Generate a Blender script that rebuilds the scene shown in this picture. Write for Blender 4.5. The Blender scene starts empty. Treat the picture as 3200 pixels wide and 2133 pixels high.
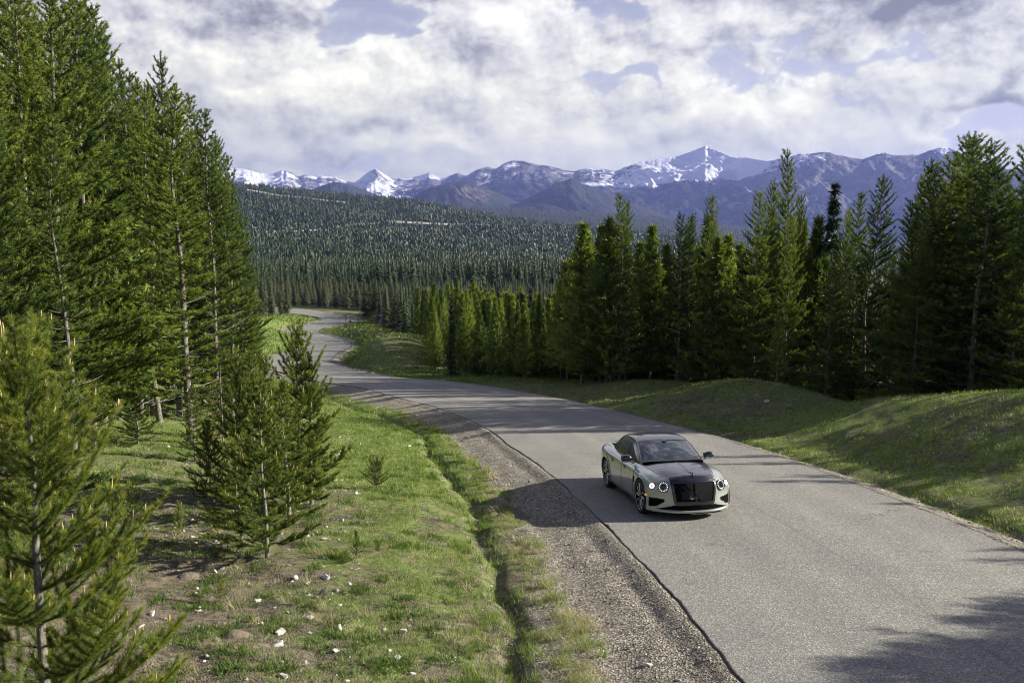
import bpy, bmesh, math, random
import numpy as np
from mathutils import Vector, Matrix
from mathutils.bvhtree import BVHTree

# ---------------------------------------------------------------- camera, sky, sun, exposure
SC = bpy.context.scene
C = SC.collection
F_PX, HALF_W, HALF_H = 2900.0, 1600.0, 1066.5
PITCH = math.atan(406.5 / F_PX)
cam_d = bpy.data.cameras.new('camera')
cam_d.sensor_width = 36.0
cam_d.lens = 36.0 * F_PX / 3200.0
cam_d.clip_start = 0.1
cam_d.clip_end = 60000.0
cam = bpy.data.objects.new('camera', cam_d)
C.objects.link(cam)
cam.location = (0, 0, 0)
cam.rotation_euler = (math.pi / 2 - PITCH, 0, 0)
SC.camera = cam

SUN_EL, SUN_AZ = 24.0, 84.0          # azimuth clockwise from +Y (the view direction)
sun_dir = Vector((math.cos(math.radians(SUN_EL)) * math.sin(math.radians(SUN_AZ)),
                  math.cos(math.radians(SUN_EL)) * math.cos(math.radians(SUN_AZ)),
                  math.sin(math.radians(SUN_EL))))
sl = bpy.data.lights.new('sun', 'SUN')
sl.energy = 5.0
sl.angle = math.radians(0.5)
sl.color = (1.0, 0.95, 0.845)
so = bpy.data.objects.new('sun', sl)
C.objects.link(so)
so.location = (30, 0, 40)
so.rotation_euler = sun_dir.to_track_quat('Z', 'Y').to_euler()

SC.view_settings.view_transform = 'Standard'
SC.view_settings.look = 'None'
SC.view_settings.gamma = 1.0
SC.view_settings.exposure = 1.08
SC.cycles.max_bounces = 5
SC.cycles.diffuse_bounces = 2
SC.cycles.glossy_bounces = 3
SC.cycles.transmission_bounces = 4
SC.cycles.transparent_max_bounces = 8
SC.cycles.volume_bounces = 0
SC.cycles.caustics_reflective = False
SC.cycles.caustics_refractive = False
SC.cycles.pixel_filter_type = 'BLACKMAN_HARRIS'
SC.cycles.filter_width = 1.05
SC.cycles.use_adaptive_sampling = True
SC.cycles.adaptive_threshold = 0.012
SC.cycles.use_denoising = True
try:
    SC.cycles.denoiser = 'OPENIMAGEDENOISE'
    SC.cycles.denoising_input_passes = 'RGB_ALBEDO_NORMAL'
    SC.cycles.denoising_prefilter = 'ACCURATE'
except Exception:
    pass
SC.render.use_persistent_data = False


class NT:
    """small helper around a node tree"""
    def __init__(s, tree):
        s.t = tree; s.n = tree.nodes; s.l = tree.links

    def new(s, typ, **kw):
        n = s.n.new(typ)
        for k, v in kw.items():
            if k.startswith('i_'):
                n.inputs[k[2:].replace('_', ' ')].default_value = v
            else:
                setattr(n, k, v)
        return n

    def link(s, a, b):
        s.l.new(a, b)

    def put(s, sock, v):
        if isinstance(v, bpy.types.NodeSocket):
            s.l.new(v, sock)
        elif v is not None:
            sock.default_value = v

    def math(s, op, a, b=None, c=None, clamp=False):
        n = s.n.new('ShaderNodeMath'); n.operation = op; n.use_clamp = clamp
        s.put(n.inputs[0], a)
        if b is not None: s.put(n.inputs[1], b)
        if c is not None: s.put(n.inputs[2], c)
        return n.outputs[0]

    def vmath(s, op, a, b=None, scale=None):
        n = s.n.new('ShaderNodeVectorMath'); n.operation = op
        s.put(n.inputs[0], a)
        if b is not None: s.put(n.inputs[1], b)
        if scale is not None: s.put(n.inputs['Scale'], scale)
        return n.outputs['Value'] if op in ('LENGTH', 'DOT_PRODUCT') else n.outputs[0]

    def maprange(s, v, a, b, c=0.0, d=1.0, smooth=False):
        n = s.n.new('ShaderNodeMapRange')
        n.interpolation_type = 'SMOOTHSTEP' if smooth else 'LINEAR'
        n.clamp = True
        s.put(n.inputs[0], v); s.put(n.inputs[1], a); s.put(n.inputs[2], b); s.put(n.inputs[3], c); s.put(n.inputs[4], d)
        return n.outputs[0]

    def noise(s, vec, scale, detail=4.0, rough=0.55, dist=0.0, lac=2.0, dim='3D'):
        n = s.n.new('ShaderNodeTexNoise'); n.noise_dimensions = dim
        s.put(n.inputs['Vector'], vec)
        s.put(n.inputs['Scale'], scale)
        n.inputs['Detail'].default_value = detail
        n.inputs['Roughness'].default_value = rough
        n.inputs['Lacunarity'].default_value = lac
        n.inputs['Distortion'].default_value = dist
        return n.outputs[0]

    def mix(s, f, a, b, blend='MIX'):
        n = s.n.new('ShaderNodeMix'); n.data_type = 'RGBA'; n.blend_type = blend
        s.put(n.inputs[0], f)
        for sock, v in ((n.inputs[6], a), (n.inputs[7], b)):
            if isinstance(v, (tuple, list)) and len(v) == 3: v = (*v, 1.0)
            s.put(sock, v)
        return n.outputs[2]

    def comb(s, x, y, z):
        n = s.n.new('ShaderNodeCombineXYZ')
        s.put(n.inputs[0], x); s.put(n.inputs[1], y); s.put(n.inputs[2], z)
        return n.outputs[0]


def srgb(r, g, b):
    f = lambda v: (v / 255 / 12.92) if v <= 10 else (((v / 255) + 0.055) / 1.055) ** 2.4
    return (f(r), f(g), f(b), 1.0)


# pixel of the reference -> direction; only used to work out where real things stand
cP, sP = math.cos(PITCH), math.sin(PITCH)
def ray(u, v):
    a = (u - HALF_W) / F_PX; b = (v - HALF_H) / F_PX
    return np.array([a, cP - b * sP, -sP - b * cP])
def px_z(v, Y):
    """height of a point Y metres ahead that is seen in pixel row v"""
    return -np.asarray(Y) * np.tan(np.arctan((np.asarray(v) - HALF_H) / F_PX) + PITCH)
def azel(u, v):
    d = ray(u, v)
    return math.degrees(math.atan2(d[0], d[1])), math.degrees(math.atan2(d[2], math.hypot(d[0], d[1])))


def build_world():
    w = bpy.data.worlds.new('World'); SC.world = w
    w.use_nodes = True
    try: w.cycles.sampling_method = 'MANUAL'; w.cycles.sample_map_resolution = 512
    except Exception: pass
    N = NT(w.node_tree); N.n.clear()
    out = N.new('ShaderNodeOutputWorld')
    bg = N.new('ShaderNodeBackground'); bg.inputs['Strength'].default_value = 0.05
    N.link(bg.outputs[0], out.inputs['Surface'])
    sky = N.new('ShaderNodeTexSky', sky_type='NISHITA')
    sky.sun_disc = False
    sky.sun_elevation = math.radians(SUN_EL)
    sky.sun_rotation = math.radians(SUN_AZ)
    sky.altitude = 1900; sky.air_density = 1.0; sky.dust_density = 1.2; sky.ozone_density = 2.0
    tc = N.new('ShaderNodeTexCoord')
    D = tc.outputs['Generated']
    sep = N.new('ShaderNodeSeparateXYZ'); N.link(D, sep.inputs[0])
    x, y, z = sep.outputs
    k = 180 / math.pi
    az = N.math('MULTIPLY', N.math('ARCTAN2', x, y), k)
    el = N.math('MULTIPLY', N.math('ARCSINE', z), k)
    # cumulus field in (azimuth, elevation); flatter near the horizon
    P = N.comb(N.math('MULTIPLY', az, 0.095), N.math('MULTIPLY', el, 0.125), 0.0)
    warp = N.new('ShaderNodeTexNoise', noise_dimensions='2D'); N.put(warp.inputs['Vector'], P); warp.inputs['Scale'].default_value = 1.3; warp.inputs['Detail'].default_value = 3
    wv = N.vmath('SCALE', N.vmath('SUBTRACT', warp.outputs['Color'], (0.5, 0.5, 0.5)), scale=0.16)
    P2 = N.vmath('ADD', P, wv)
    def puffs(vec, sc):
        v = N.new('ShaderNodeTexVoronoi', feature='SMOOTH_F1', voronoi_dimensions='2D')
        N.put(v.inputs['Vector'], vec); v.inputs['Scale'].default_value = sc
        v.inputs['Detail'].default_value = 4.0; v.inputs['Roughness'].default_value = 0.62; v.inputs['Lacunarity'].default_value = 2.3
        v.inputs['Smoothness'].default_value = 0.25
        v.normalize = True
        return v.outputs['Distance']
    def cloud_h(off):
        q = N.vmath('ADD', P2, off)
        a_ = N.noise(q, 0.95, 8, 0.52, dim='2D')
        b_ = N.math('SUBTRACT', 0.5, puffs(q, 1.7))
        return a_, N.math('ADD', N.math('MULTIPLY', N.math('SUBTRACT', a_, 0.5), 1.1), N.math('MULTIPLY', b_, 0.85))
    nA, h0 = cloud_h((0, 0, 0))
    _, h1 = cloud_h((0.07, 0.11, 0))
    _, h2 = cloud_h((0.03, 0.045, 0))
    blob = bpy.data.node_groups.new('soft_patch', 'ShaderNodeTree')
    for nm in ('az', 'el', 'caz', 'cel', 'saz', 'sel', 'amp'):
        blob.interface.new_socket(nm, in_out='INPUT', socket_type='NodeSocketFloat')
    blob.interface.new_socket('v', in_out='OUTPUT', socket_type='NodeSocketFloat')
    B = NT(blob); gi = B.new('NodeGroupInput'); go = B.new('NodeGroupOutput')
    da = B.math('DIVIDE', B.math('SUBTRACT', gi.outputs[0], gi.outputs[2]), gi.outputs[4])
    de = B.math('DIVIDE', B.math('SUBTRACT', gi.outputs[1], gi.outputs[3]), gi.outputs[5])
    r2 = B.math('ADD', B.math('MULTIPLY', da, da), B.math('MULTIPLY', de, de))
    B.link(B.math('MULTIPLY', gi.outputs[6], B.math('EXPONENT', B.math('MULTIPLY', r2, -1.0))), go.inputs[0])

    # (px, py, half width px, half height px, strength), measured on the sky, kept as directions
    def field(lst):
        acc = None
        for (u, v, su, sv, a) in lst:
            ca, ce = azel(u, v)
            ea, _ = azel(u + su, v); _, ee = azel(u, v + sv)
            g = N.new('ShaderNodeGroup'); g.node_tree = blob
            N.put(g.inputs[0], azw); N.put(g.inputs[1], elw)
            for i, q in enumerate((ca, ce, abs(ea - ca), abs(ee - ce), a)): g.inputs[2 + i].default_value = q
            acc = g.outputs[0] if acc is None else N.math('ADD', acc, g.outputs[0])
        return acc
    # ragged outlines for the patches: warp their coordinates
    wsep = N.new('ShaderNodeSeparateXYZ')
    wn = N.new('ShaderNodeTexNoise', noise_dimensions='2D'); N.put(wn.inputs['Vector'], P); wn.inputs['Scale'].default_value = 2.6; wn.inputs['Detail'].default_value = 4
    N.link(N.vmath('SUBTRACT', wn.outputs['Color'], (0.5, 0.5, 0.5)), wsep.inputs[0])
    azw = N.math('ADD', az, N.math('MULTIPLY', wsep.outputs[0], 9.0))
    elw = N.math('ADD', el, N.math('MULTIPLY', wsep.outputs[1], 4.5))
    cover = field(SKY_GAPS)
    lightness = field(SKY_TONES)
    dens = N.math('ADD', N.math('MULTIPLY', h0, 1.15), N.math('ADD', 0.19, cover))
    high = N.maprange(el, 24.0, 42.0)
    back = N.maprange(N.math('ABSOLUTE', az), 60.0, 110.0)
    dens = N.math('SUBTRACT', dens, N.math('ADD', N.math('MULTIPLY', high, 0.42), N.math('MULTIPLY', back, 0.50)))
    mask = N.math('ADD', N.math('MULTIPLY', N.maprange(dens, -0.04, 0.20, smooth=True), 0.75), N.math('MULTIPLY', N.maprange(dens, -0.40, 0.10, smooth=True), 0.25))
    rel = N.math('SUBTRACT', h0, h1)
    rel2 = N.math('SUBTRACT', h0, h2)
    soft = N.maprange(el, 2.0, 9.0, 0.45, 1.0)
    thick = N.math('MULTIPLY', N.maprange(h0, -0.1, 0.35), -0.12)
    tone = N.math('ADD', N.math('ADD', 0.68, N.math('MULTIPLY', N.math('MULTIPLY', rel, 1.4), soft)),
                  N.math('ADD', N.math('MULTIPLY', N.math('MULTIPLY', rel2, 1.0), soft), N.math('ADD', N.math('SUBTRACT', lightness, N.math('MULTIPLY', N.maprange(el, 24.0, 42.0), 0.16)), thick)))
    # soft low cloud just over the horizon is flatter
    ramp = N.new('ShaderNodeValToRGB'); N.link(tone, ramp.inputs[0])
    cr = ramp.color_ramp
    cr.elements[0].position = 0.0; cr.elements[0].color = srgb(128, 130, 146)
    cr.elements[1].position = 1.0; cr.elements[1].color = srgb(253, 252, 252)
    for p_, c_ in ((0.25, (166, 167, 180)), (0.5, (204, 204, 214)), (0.75, (230, 229, 232))):
        e = cr.elements.new(p_); e.color = srgb(*c_)
    low = N.maprange(el, 3.0, 16.0)
    lit = N.mix(low, (14.0, 13.9, 10.6, 1), (10.5, 10.55, 10.9, 1))      # low clouds brightened and yellowed to offset the blue haze before them
    cloud = N.mix(1.0, ramp.outputs[0], lit, 'MULTIPLY')
    blue = N.mix(1.0, sky.outputs[0], SKY_TINT, 'MULTIPLY')
    veil = N.maprange(el, 0.0, 22.0, 0.80, 0.0)
    blue = N.mix(veil, blue, (8.6, 8.5, 8.8, 1))
    # unseen clouds overhead and behind are thinned and dimmed to deepen shadows
    col = N.mix(mask, blue, cloud)
    ground = N.maprange(el, -3.0, -0.5)
    col = N.mix(ground, (1.2, 1.3, 1.1, 1), col)
    N.link(col, bg.inputs['Color'])


SKY_TINT = (1.0, 0.82, 0.95, 1)
SKY_GAPS = [(1290, 115, 200, 34, -0.70), (1180, 25, 200, 36, -0.9), (1900, 18, 110, 30, -0.8), (1930, 245, 120, 30, -0.6), (1060, 90, 60, 30, -0.4),
            (2330, 240, 250, 42, -0.50), (2780, 170, 130, 38, -0.5), (3000, 400, 330, 55, -0.55), (1060, 525, 260, 20, -0.5),
            (2480, 150, 60, 36, -0.4), (3140, 330, 120, 60, -0.4), (2700, 330, 60, 40, -0.3),
            (500, 250, 420, 260, 0.25), (1000, 330, 600, 120, 0.35), (1600, 430, 700, 70, 0.3), (2300, 365, 300, 45, 0.35),
            (2780, 25, 420, 55, 0.45), (1560, 120, 200, 90, 0.3), (2870, 410, 90, 34, 0.55), (3090, 300, 110, 34, 0.45), (2380, 240, 40, 14, 0.5)]
SKY_TONES = [(2790, 20, 200, 45, -0.75), (3080, 305, 130, 40, -0.60), (2230, 150, 260, 40, -0.22), (1150, 395, 280, 45, -0.22),
             (800, 40, 220, 45, -0.36), (1560, 170, 150, 50, -0.22), (520, 330, 160, 90, -0.12), (2600, 235, 120, 30, -0.12), (1950, 90, 120, 40, -0.2), (1750, 330, 200, 40, -0.15), (1000, 500, 300, 25, -0.2),
             (600, 230, 130, 70, 0.18), (1120, 230, 190, 55, 0.28), (1500, 60, 160, 50, 0.25), (2050, 370, 260, 40, 0.18), (820, 300, 120, 50, 0.2),
             (2400, 320, 200, 36, 0.32), (2350, 60, 200, 40, 0.22), (2900, 400, 100, 40, 0.3), (1400, 460, 500, 35, 0.16),
             (3100, 190, 120, 50, 0.2), (1800, 200, 120, 50, 0.2)]
build_world()


# ---------------------------------------------------------------- helpers
def tag(o, label=None, cat=None, group=None, kind=None):
    if label: o['label'] = label
    if cat: o['category'] = cat
    if group: o['group'] = group
    if kind: o['kind'] = kind
    return o


def empty(name, loc=(0, 0, 0), rz=0.0):
    o = bpy.data.objects.new(name, None); C.objects.link(o)
    o.empty_display_size = 0.3
    o.location = loc; o.rotation_euler = (0, 0, rz)
    return o


def nmesh(name, V, T=None, Q=None, mats=(), midx=None, smooth=False, attrs=None, cols=None):
    """mesh data from numpy arrays: V (n,3), T (m,3) triangles, Q (k,4) quads"""
    V = np.asarray(V, dtype=np.float32)
    T = np.zeros((0, 3), np.int32) if T is None else np.asarray(T, np.int32)
    Q = np.zeros((0, 4), np.int32) if Q is None else np.asarray(Q, np.int32)
    me = bpy.data.meshes.new(name)
    me.vertices.add(len(V)); me.vertices.foreach_set('co', V.ravel())
    nl = T.size + Q.size; nf = len(T) + len(Q)
    me.loops.add(nl); me.loops.foreach_set('vertex_index', np.concatenate([T.ravel(), Q.ravel()]))
    me.polygons.add(nf)
    st = np.concatenate([np.arange(len(T)) * 3, T.size + np.arange(len(Q)) * 4]).astype(np.int32)
    me.polygons.foreach_set('loop_start', st)
    for m in mats: me.materials.append(m)
    if midx is not None: me.polygons.foreach_set('material_index', np.asarray(midx, np.int32))
    me.polygons.foreach_set('use_smooth', np.full(nf, smooth))
    for k, v in (attrs or {}).items():
        a = me.attributes.new(k, 'FLOAT', 'POINT'); a.data.foreach_set('value', np.asarray(v, np.float32).ravel())
    for k, v in (cols or {}).items():
        a = me.attributes.new(k, 'FLOAT_COLOR', 'POINT'); a.data.foreach_set('color', np.asarray(v, np.float32).ravel())
    me.update(calc_edges=True)
    return me


def obj(name, me, parent=None, loc=None):
    o = bpy.data.objects.new(name, me); C.objects.link(o)
    if parent: o.parent = parent
    if loc is not None: o.location = loc
    return o


def copy_tree(o, parent=None):
    c = o.copy(); C.objects.link(c); c.parent = parent
    for ch in o.children: copy_tree(ch, c)
    return c


def material(name):
    m = bpy.data.materials.new(name); m.use_nodes = True
    N = NT(m.node_tree)
    b = next(n for n in N.n if n.type == 'BSDF_PRINCIPLED')
    return m, N, b


def simple(name, col, rough=0.5, metal=0.0, coat=0.0, spec=0.5, emit=None, es=1.0):
    m, N, b = material(name)
    b.inputs['Base Color'].default_value = (*col[:3], 1)
    b.inputs['Roughness'].default_value = rough
    b.inputs['Metallic'].default_value = metal
    b.inputs['Coat Weight'].default_value = coat
    b.inputs['Coat Roughness'].default_value = 0.03
    b.inputs['Specular IOR Level'].default_value = spec
    if emit:
        b.inputs['Emission Color'].default_value = (*emit[:3], 1)
        b.inputs['Emission Strength'].default_value = es
    return m


# value noise on numpy grids
_perm = np.random.RandomState(7).permutation(512)
def vnoise(x, y, seed=0):
    xi = np.floor(x).astype(np.int64); yi = np.floor(y).astype(np.int64)
    fx = x - xi; fy = y - yi
    fx = fx * fx * (3 - 2 * fx); fy = fy * fy * (3 - 2 * fy)
    def h(a, b):
        return _perm[(_perm[(a + seed * 17) & 511] + b) & 511] / 511.0
    return (h(xi, yi) * (1 - fx) + h(xi + 1, yi) * fx) * (1 - fy) + (h(xi, yi + 1) * (1 - fx) + h(xi + 1, yi + 1) * fx) * fy
def fbm(x, y, oct=5, seed=0, gain=0.5):
    a, s, t = 1.0, 0.0, 0.0
    for i in range(oct):
        s = s + a * (vnoise(x, y, seed + i) - 0.5) * 2; t += a
        x = x * 2.03 + 13.7; y = y * 2.03 + 5.1; a *= gain
    return s / t
def ridged(x, y, oct=5, seed=0, gain=0.5):
    a, s, t = 1.0, 0.0, 0.0
    for i in range(oct):
        s = s + a * (1 - np.abs(vnoise(x, y, seed + i) * 2 - 1)); t += a
        x = x * 2.03 + 3.7; y = y * 2.03 + 9.1; a *= gain
    return s / t
def sstep(a, b, x):
    t = np.clip((x - a) / (b - a), 0, 1); return t * t * (3 - 2 * t)
def catmull(P, n=12):
    P = np.asarray(P, float); out = []
    for i in range(len(P) - 1):
        p0 = P[max(i - 1, 0)]; p1 = P[i]; p2 = P[i + 1]; p3 = P[min(i + 2, len(P) - 1)]
        for k in range(n):
            t = k / n
            out.append(0.5 * ((2 * p1) + (-p0 + p2) * t + (2 * p0 - 5 * p1 + 4 * p2 - p3) * t * t + (-p0 + 3 * p1 - 3 * p2 + p3) * t ** 3))
    out.append(P[-1]); return np.array(out)
# ---------------------------------------------------------------- terrain
def g_road(Y):
    return np.interp(Y, [-100, 0, 164, 216, 260, 330, 600], [7.18, -4.32, -23.18, -27.0, -28.3, -29, -33])

# matching points of the two road edges (x, y), from behind the camera to the far bend
ROAD_L = [(3.2, -60), (3.1, -20), (2.9, 4), (2.7, 10.3), (2.4, 14.5), (1.9, 18.6), (1.2, 23.9), (-0.1, 30.6), (-1.2, 36.1), (-3.3, 43.0), (-5.6, 48.1),
          (-9.6, 56.9), (-13.2, 62.3), (-17.6, 71.5), (-22.0, 81.0), (-25.3, 93), (-27.3, 103), (-28.8, 116), (-30.3, 131), (-32.6, 147), (-35.4, 160.5), (-39.6, 173),
          (-45.2, 184), (-49.8, 197), (-51.6, 210), (-50.6, 221), (-48.6, 231), (-50.5, 242), (-56.5, 252), (-66, 262), (-80, 270), (-105, 280)]
ROAD_R = [(9.9, -60), (9.8, -20), (9.6, 3), (9.5, 11), (9.4, 16.4), (9.2, 20.5), (8.6, 26), (7.5, 32.2), (6.0, 38.2), (3.6, 46.0), (1.0, 52.5),
          (-3.4, 61.3), (-9.0, 67.8), (-13.2, 77), (-16.3, 85), (-18.6, 94.5), (-20.4, 105), (-22.3, 118.4), (-23.8, 132), (-25.6, 146), (-28.3, 160), (-31.2, 171),
          (-36.5, 184), (-41.4, 197), (-43.2, 209), (-42.2, 220), (-39.6, 231), (-40.5, 241), (-46, 250.5), (-56, 266), (-70, 277), (-97, 289)]
RL = catmull(ROAD_L, 14); RR = catmull(ROAD_R, 14)
RC = (RL + RR) / 2
R_half = np.linalg.norm(RR - RL, axis=1) / 2


def road_d(X, Y):
    """signed distance to the road edge line: d from the centre line (left negative) and the local half width"""
    X = np.asarray(X, float); Y = np.asarray(Y, float)
    sh = X.shape; x = X.ravel(); y = Y.ravel()
    d = np.full(x.shape, 1e3); hw = np.full(x.shape, 3.5)
    sel = np.where((np.abs(y - 110) < 230) & (np.abs(x) < 190))[0]
    A = RC[:-1]; Bv = RC[1:] - RC[:-1]; L2 = (Bv ** 2).sum(1)
    for k0 in range(0, len(sel), 20000):
        ii = sel[k0:k0 + 20000]
        px = x[ii][:, None] - A[None, :, 0]; py = y[ii][:, None] - A[None, :, 1]
        t = np.clip((px * Bv[None, :, 0] + py * Bv[None, :, 1]) / L2[None], 0, 1)
        ex = px - t * Bv[None, :, 0]; ey = py - t * Bv[None, :, 1]
        dd = ex * ex + ey * ey
        j = dd.argmin(1); r = np.arange(len(ii))
        s = np.sign(Bv[j, 0] * -ey[r, j] + Bv[j, 1] * ex[r, j])
        d[ii] = np.sqrt(dd[r, j]) * np.where(s == 0, 1, s)
        hw[ii] = R_half[j]
    return d.reshape(sh), hw.reshape(sh)


COLS = np.array([-2500, -600, 400, 750, 1000, 1300, 1600, 1900, 2300, 2700, 3200, 5500.])
ROWS = np.array([60, 100, 150, 200, 260, 330, 450, 700, 1000, 1500, 2000, 2600, 4000, 6500, 9500.])
GZ = [
    [-11.2] * 5 + [-11.4, -12.2, -13, -14, -14, -14, -14],
    [-15.8] * 5 + [-17, -19.5, -20.5, -21, -21, -20, -20],
    [-21.0, -21.4, -21.6, -21.6, -21.6, -23.5, -26, -27, -28, -28, -27, -27],
    [-25, -25.5, -26, -26, -26, -27.5, -30, -32, -34, -35, -34, -34],
    [-27, -27.5, -28.3, -28.3, -28.3, -30, -33, -36, -39, -40, -40, -40],
    [-29, -30, -31, -31.5, -31.5, -32.5, -36, -40, -44, -47, -47, -47]]
GP = [
    [900, 905, 915, 915, 910, 905, 905, 920, 940, 950, 950, 950],
    [840, 850, 858, 860, 858, 862, 868, 880, 900, 910, 910, 910],
    [780, 790, 796, 800, 806, 818, 826, 838, 858, 870, 872, 872],
    [690, 700, 706, 712, 728, 748, 766, 784, 812, 830, 834, 834],
    [610, 620, 628, 640, 656, 682, 715, 745, 782, 806, 812, 812],
    [560, 570, 576, 588, 610, 640, 695, 732, 772, 800, 808, 808],
    [650, 655, 660, 664, 668, 676, 694, 716, 746, 780, 820, 820],
    [640, 640, 642, 644, 645, 648, 652, 668, 708, 752, 800, 800],
    [650, 650, 652, 654, 655, 658, 662, 680, 722, 765, 815, 815]]
GRID = np.array(GZ + [list(px_z(np.array(r), ROWS[6 + i])) for i, r in enumerate(GP)])


def cub(a, b, c, d, t):
    return 0.5 * ((2 * b) + (-a + c) * t + (2 * a - 5 * b + 4 * c - d) * t * t + (-a + 3 * b - 3 * c + d) * t ** 3)


def far_z(X, Y):
    u = 1600 + 2900 * X / np.maximum(Y, 1.0)
    ci = np.interp(u, COLS, np.arange(len(COLS))); ri = np.interp(np.log(np.clip(Y, 60, 9500)), np.log(ROWS), np.arange(len(ROWS)))
    c0 = np.clip(np.floor(ci).astype(int), 0, len(COLS) - 2); r0 = np.clip(np.floor(ri).astype(int), 0, len(ROWS) - 2)
    ct = ci - c0; rt = ri - r0
    def G(r, c): return GRID[np.clip(r, 0, len(ROWS) - 1), np.clip(c, 0, len(COLS) - 1)]
    rows = [cub(G(r0 + k, c0 - 1), G(r0 + k, c0), G(r0 + k, c0 + 1), G(r0 + k, c0 + 2), ct) for k in (-1, 0, 1, 2)]
    return cub(*rows, rt)


BUMPS = [  # x, y, sx, sy, height: grassy mounds of the verge
    (12.6, 47, 4.6, 6.5, 1.25), (8.0, 55.5, 4.5, 4.5, 0.75), (16.6, 29.0, 4.6, 8.0, 2.15), (19, 14, 5, 7, 1.8), (15.2, 37.0, 4.0, 4.4, 0.55),
    (-10.5, 92, 6.5, 10, 3.2), (-21.5, 158, 5.5, 12, 3.0), (-27.0, 188, 7, 12, 2.6), (-34, 247, 5, 6, 1.8),
    (-48, 150, 13, 26, 3.2), (-64, 205, 12, 22, 3.0), (-38, 108, 6, 14, 1.0), (-58, 236, 5, 6, 0.8)]


def ground_z(X, Y, fine=True):
    X = np.asarray(X, float); Y = np.asarray(Y, float)
    d, hw = road_d(X, Y)
    e = np.abs(d) - hw                     # distance outside the road edge
    g = g_road(Y)
    left = d < 0
    # near lie of the land
    rise = np.where(left, 0.05 * np.clip(e - 3, 0, 40) + 0.9 * sstep(6, 22, e), 0)
    drop = np.where(~left, -4.4 * sstep(8.5, 20, e) - 0.06 * np.clip(e - 20, 0, 60), 0)
    near = g + rise + drop
    far = far_z(X, Y) + np.where(Y > 300, fbm(X / 240, Y / 240, 4, 3) * np.clip(Y - 300, 0, 3000) * 0.0035, 0)
    t = sstep(58, 120, Y)
    base = near * (1 - t) + far * t
    s2 = sstep(1.0, 12, e); w2 = sstep(50, 85, Y)
    base = base * (1 - w2) + (g * (1 - s2) + base * s2) * w2
    for (bx, by, sx, sy, h) in BUMPS:
        base = base + h * np.exp(-((X - bx) / sx) ** 2 - ((Y - by) / sy) ** 2) * sstep(0.8, 4.5, e)
    # shoulders, ditches
    ny = np.interp(Y, [-50, 120, 200], [1, 1, 0])
    wob = fbm(X / 1.7, Y / 1.7, 3, 5) * 0.35
    el = e + wob * sstep(1.0, 1.8, e)
    sh = -0.12 * sstep(0, 0.5, e) - 0.10 * sstep(0.5, 1.3, e)
    ditch_l = -0.14 * np.exp(-((el - 2.55) / 0.17) ** 2) - 0.11 * np.exp(-((el - 2.6) / 1.0) ** 2)
    ditch_r = -0.16 * np.exp(-((el - 1.25) / 0.35) ** 2)
    base = base + ny * (sh + np.where(left, ditch_l, ditch_r) * (e < 8))
    if fine:
        k = sstep(1.0, 3.0, e) * np.clip(1 - Y / 400, 0, 1)
        base = base + k * (fbm(X / 2.3, Y / 2.3, 4, 11) * 0.16 + fbm(X / 0.5, Y / 0.5, 3, 21) * 0.045 + fbm(X / 9, Y / 9, 3, 31) * 0.25)
        base = base + np.where((e > 0.3) & (e < 1.4), fbm(X / 0.3, Y / 0.3, 2, 41) * 0.015, 0)
    inside = e < 0.0
    base = base - np.where(inside, (0.10 + 0.0015 * np.clip(Y, 0, 400)) * sstep(0, -0.25, e), 0)
    return base


def ground_at(x, y):
    return float(ground_z(np.array([x]), np.array([y]))[0])


def hit_ground(u, v, ymin=6, ymax=9000):
    """point of the ground seen at a pixel"""
    d = ray(u, v)
    Y = np.exp(np.linspace(math.log(ymin), math.log(ymax), 3000))
    X = Y * d[0] / d[1]; Z = Y * d[2] / d[1]
    b = Z < ground_z(X, Y, fine=False)
    i = int(np.argmax(b)) if b.any() else len(Y) - 1
    return X[i], Y[i]


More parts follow.
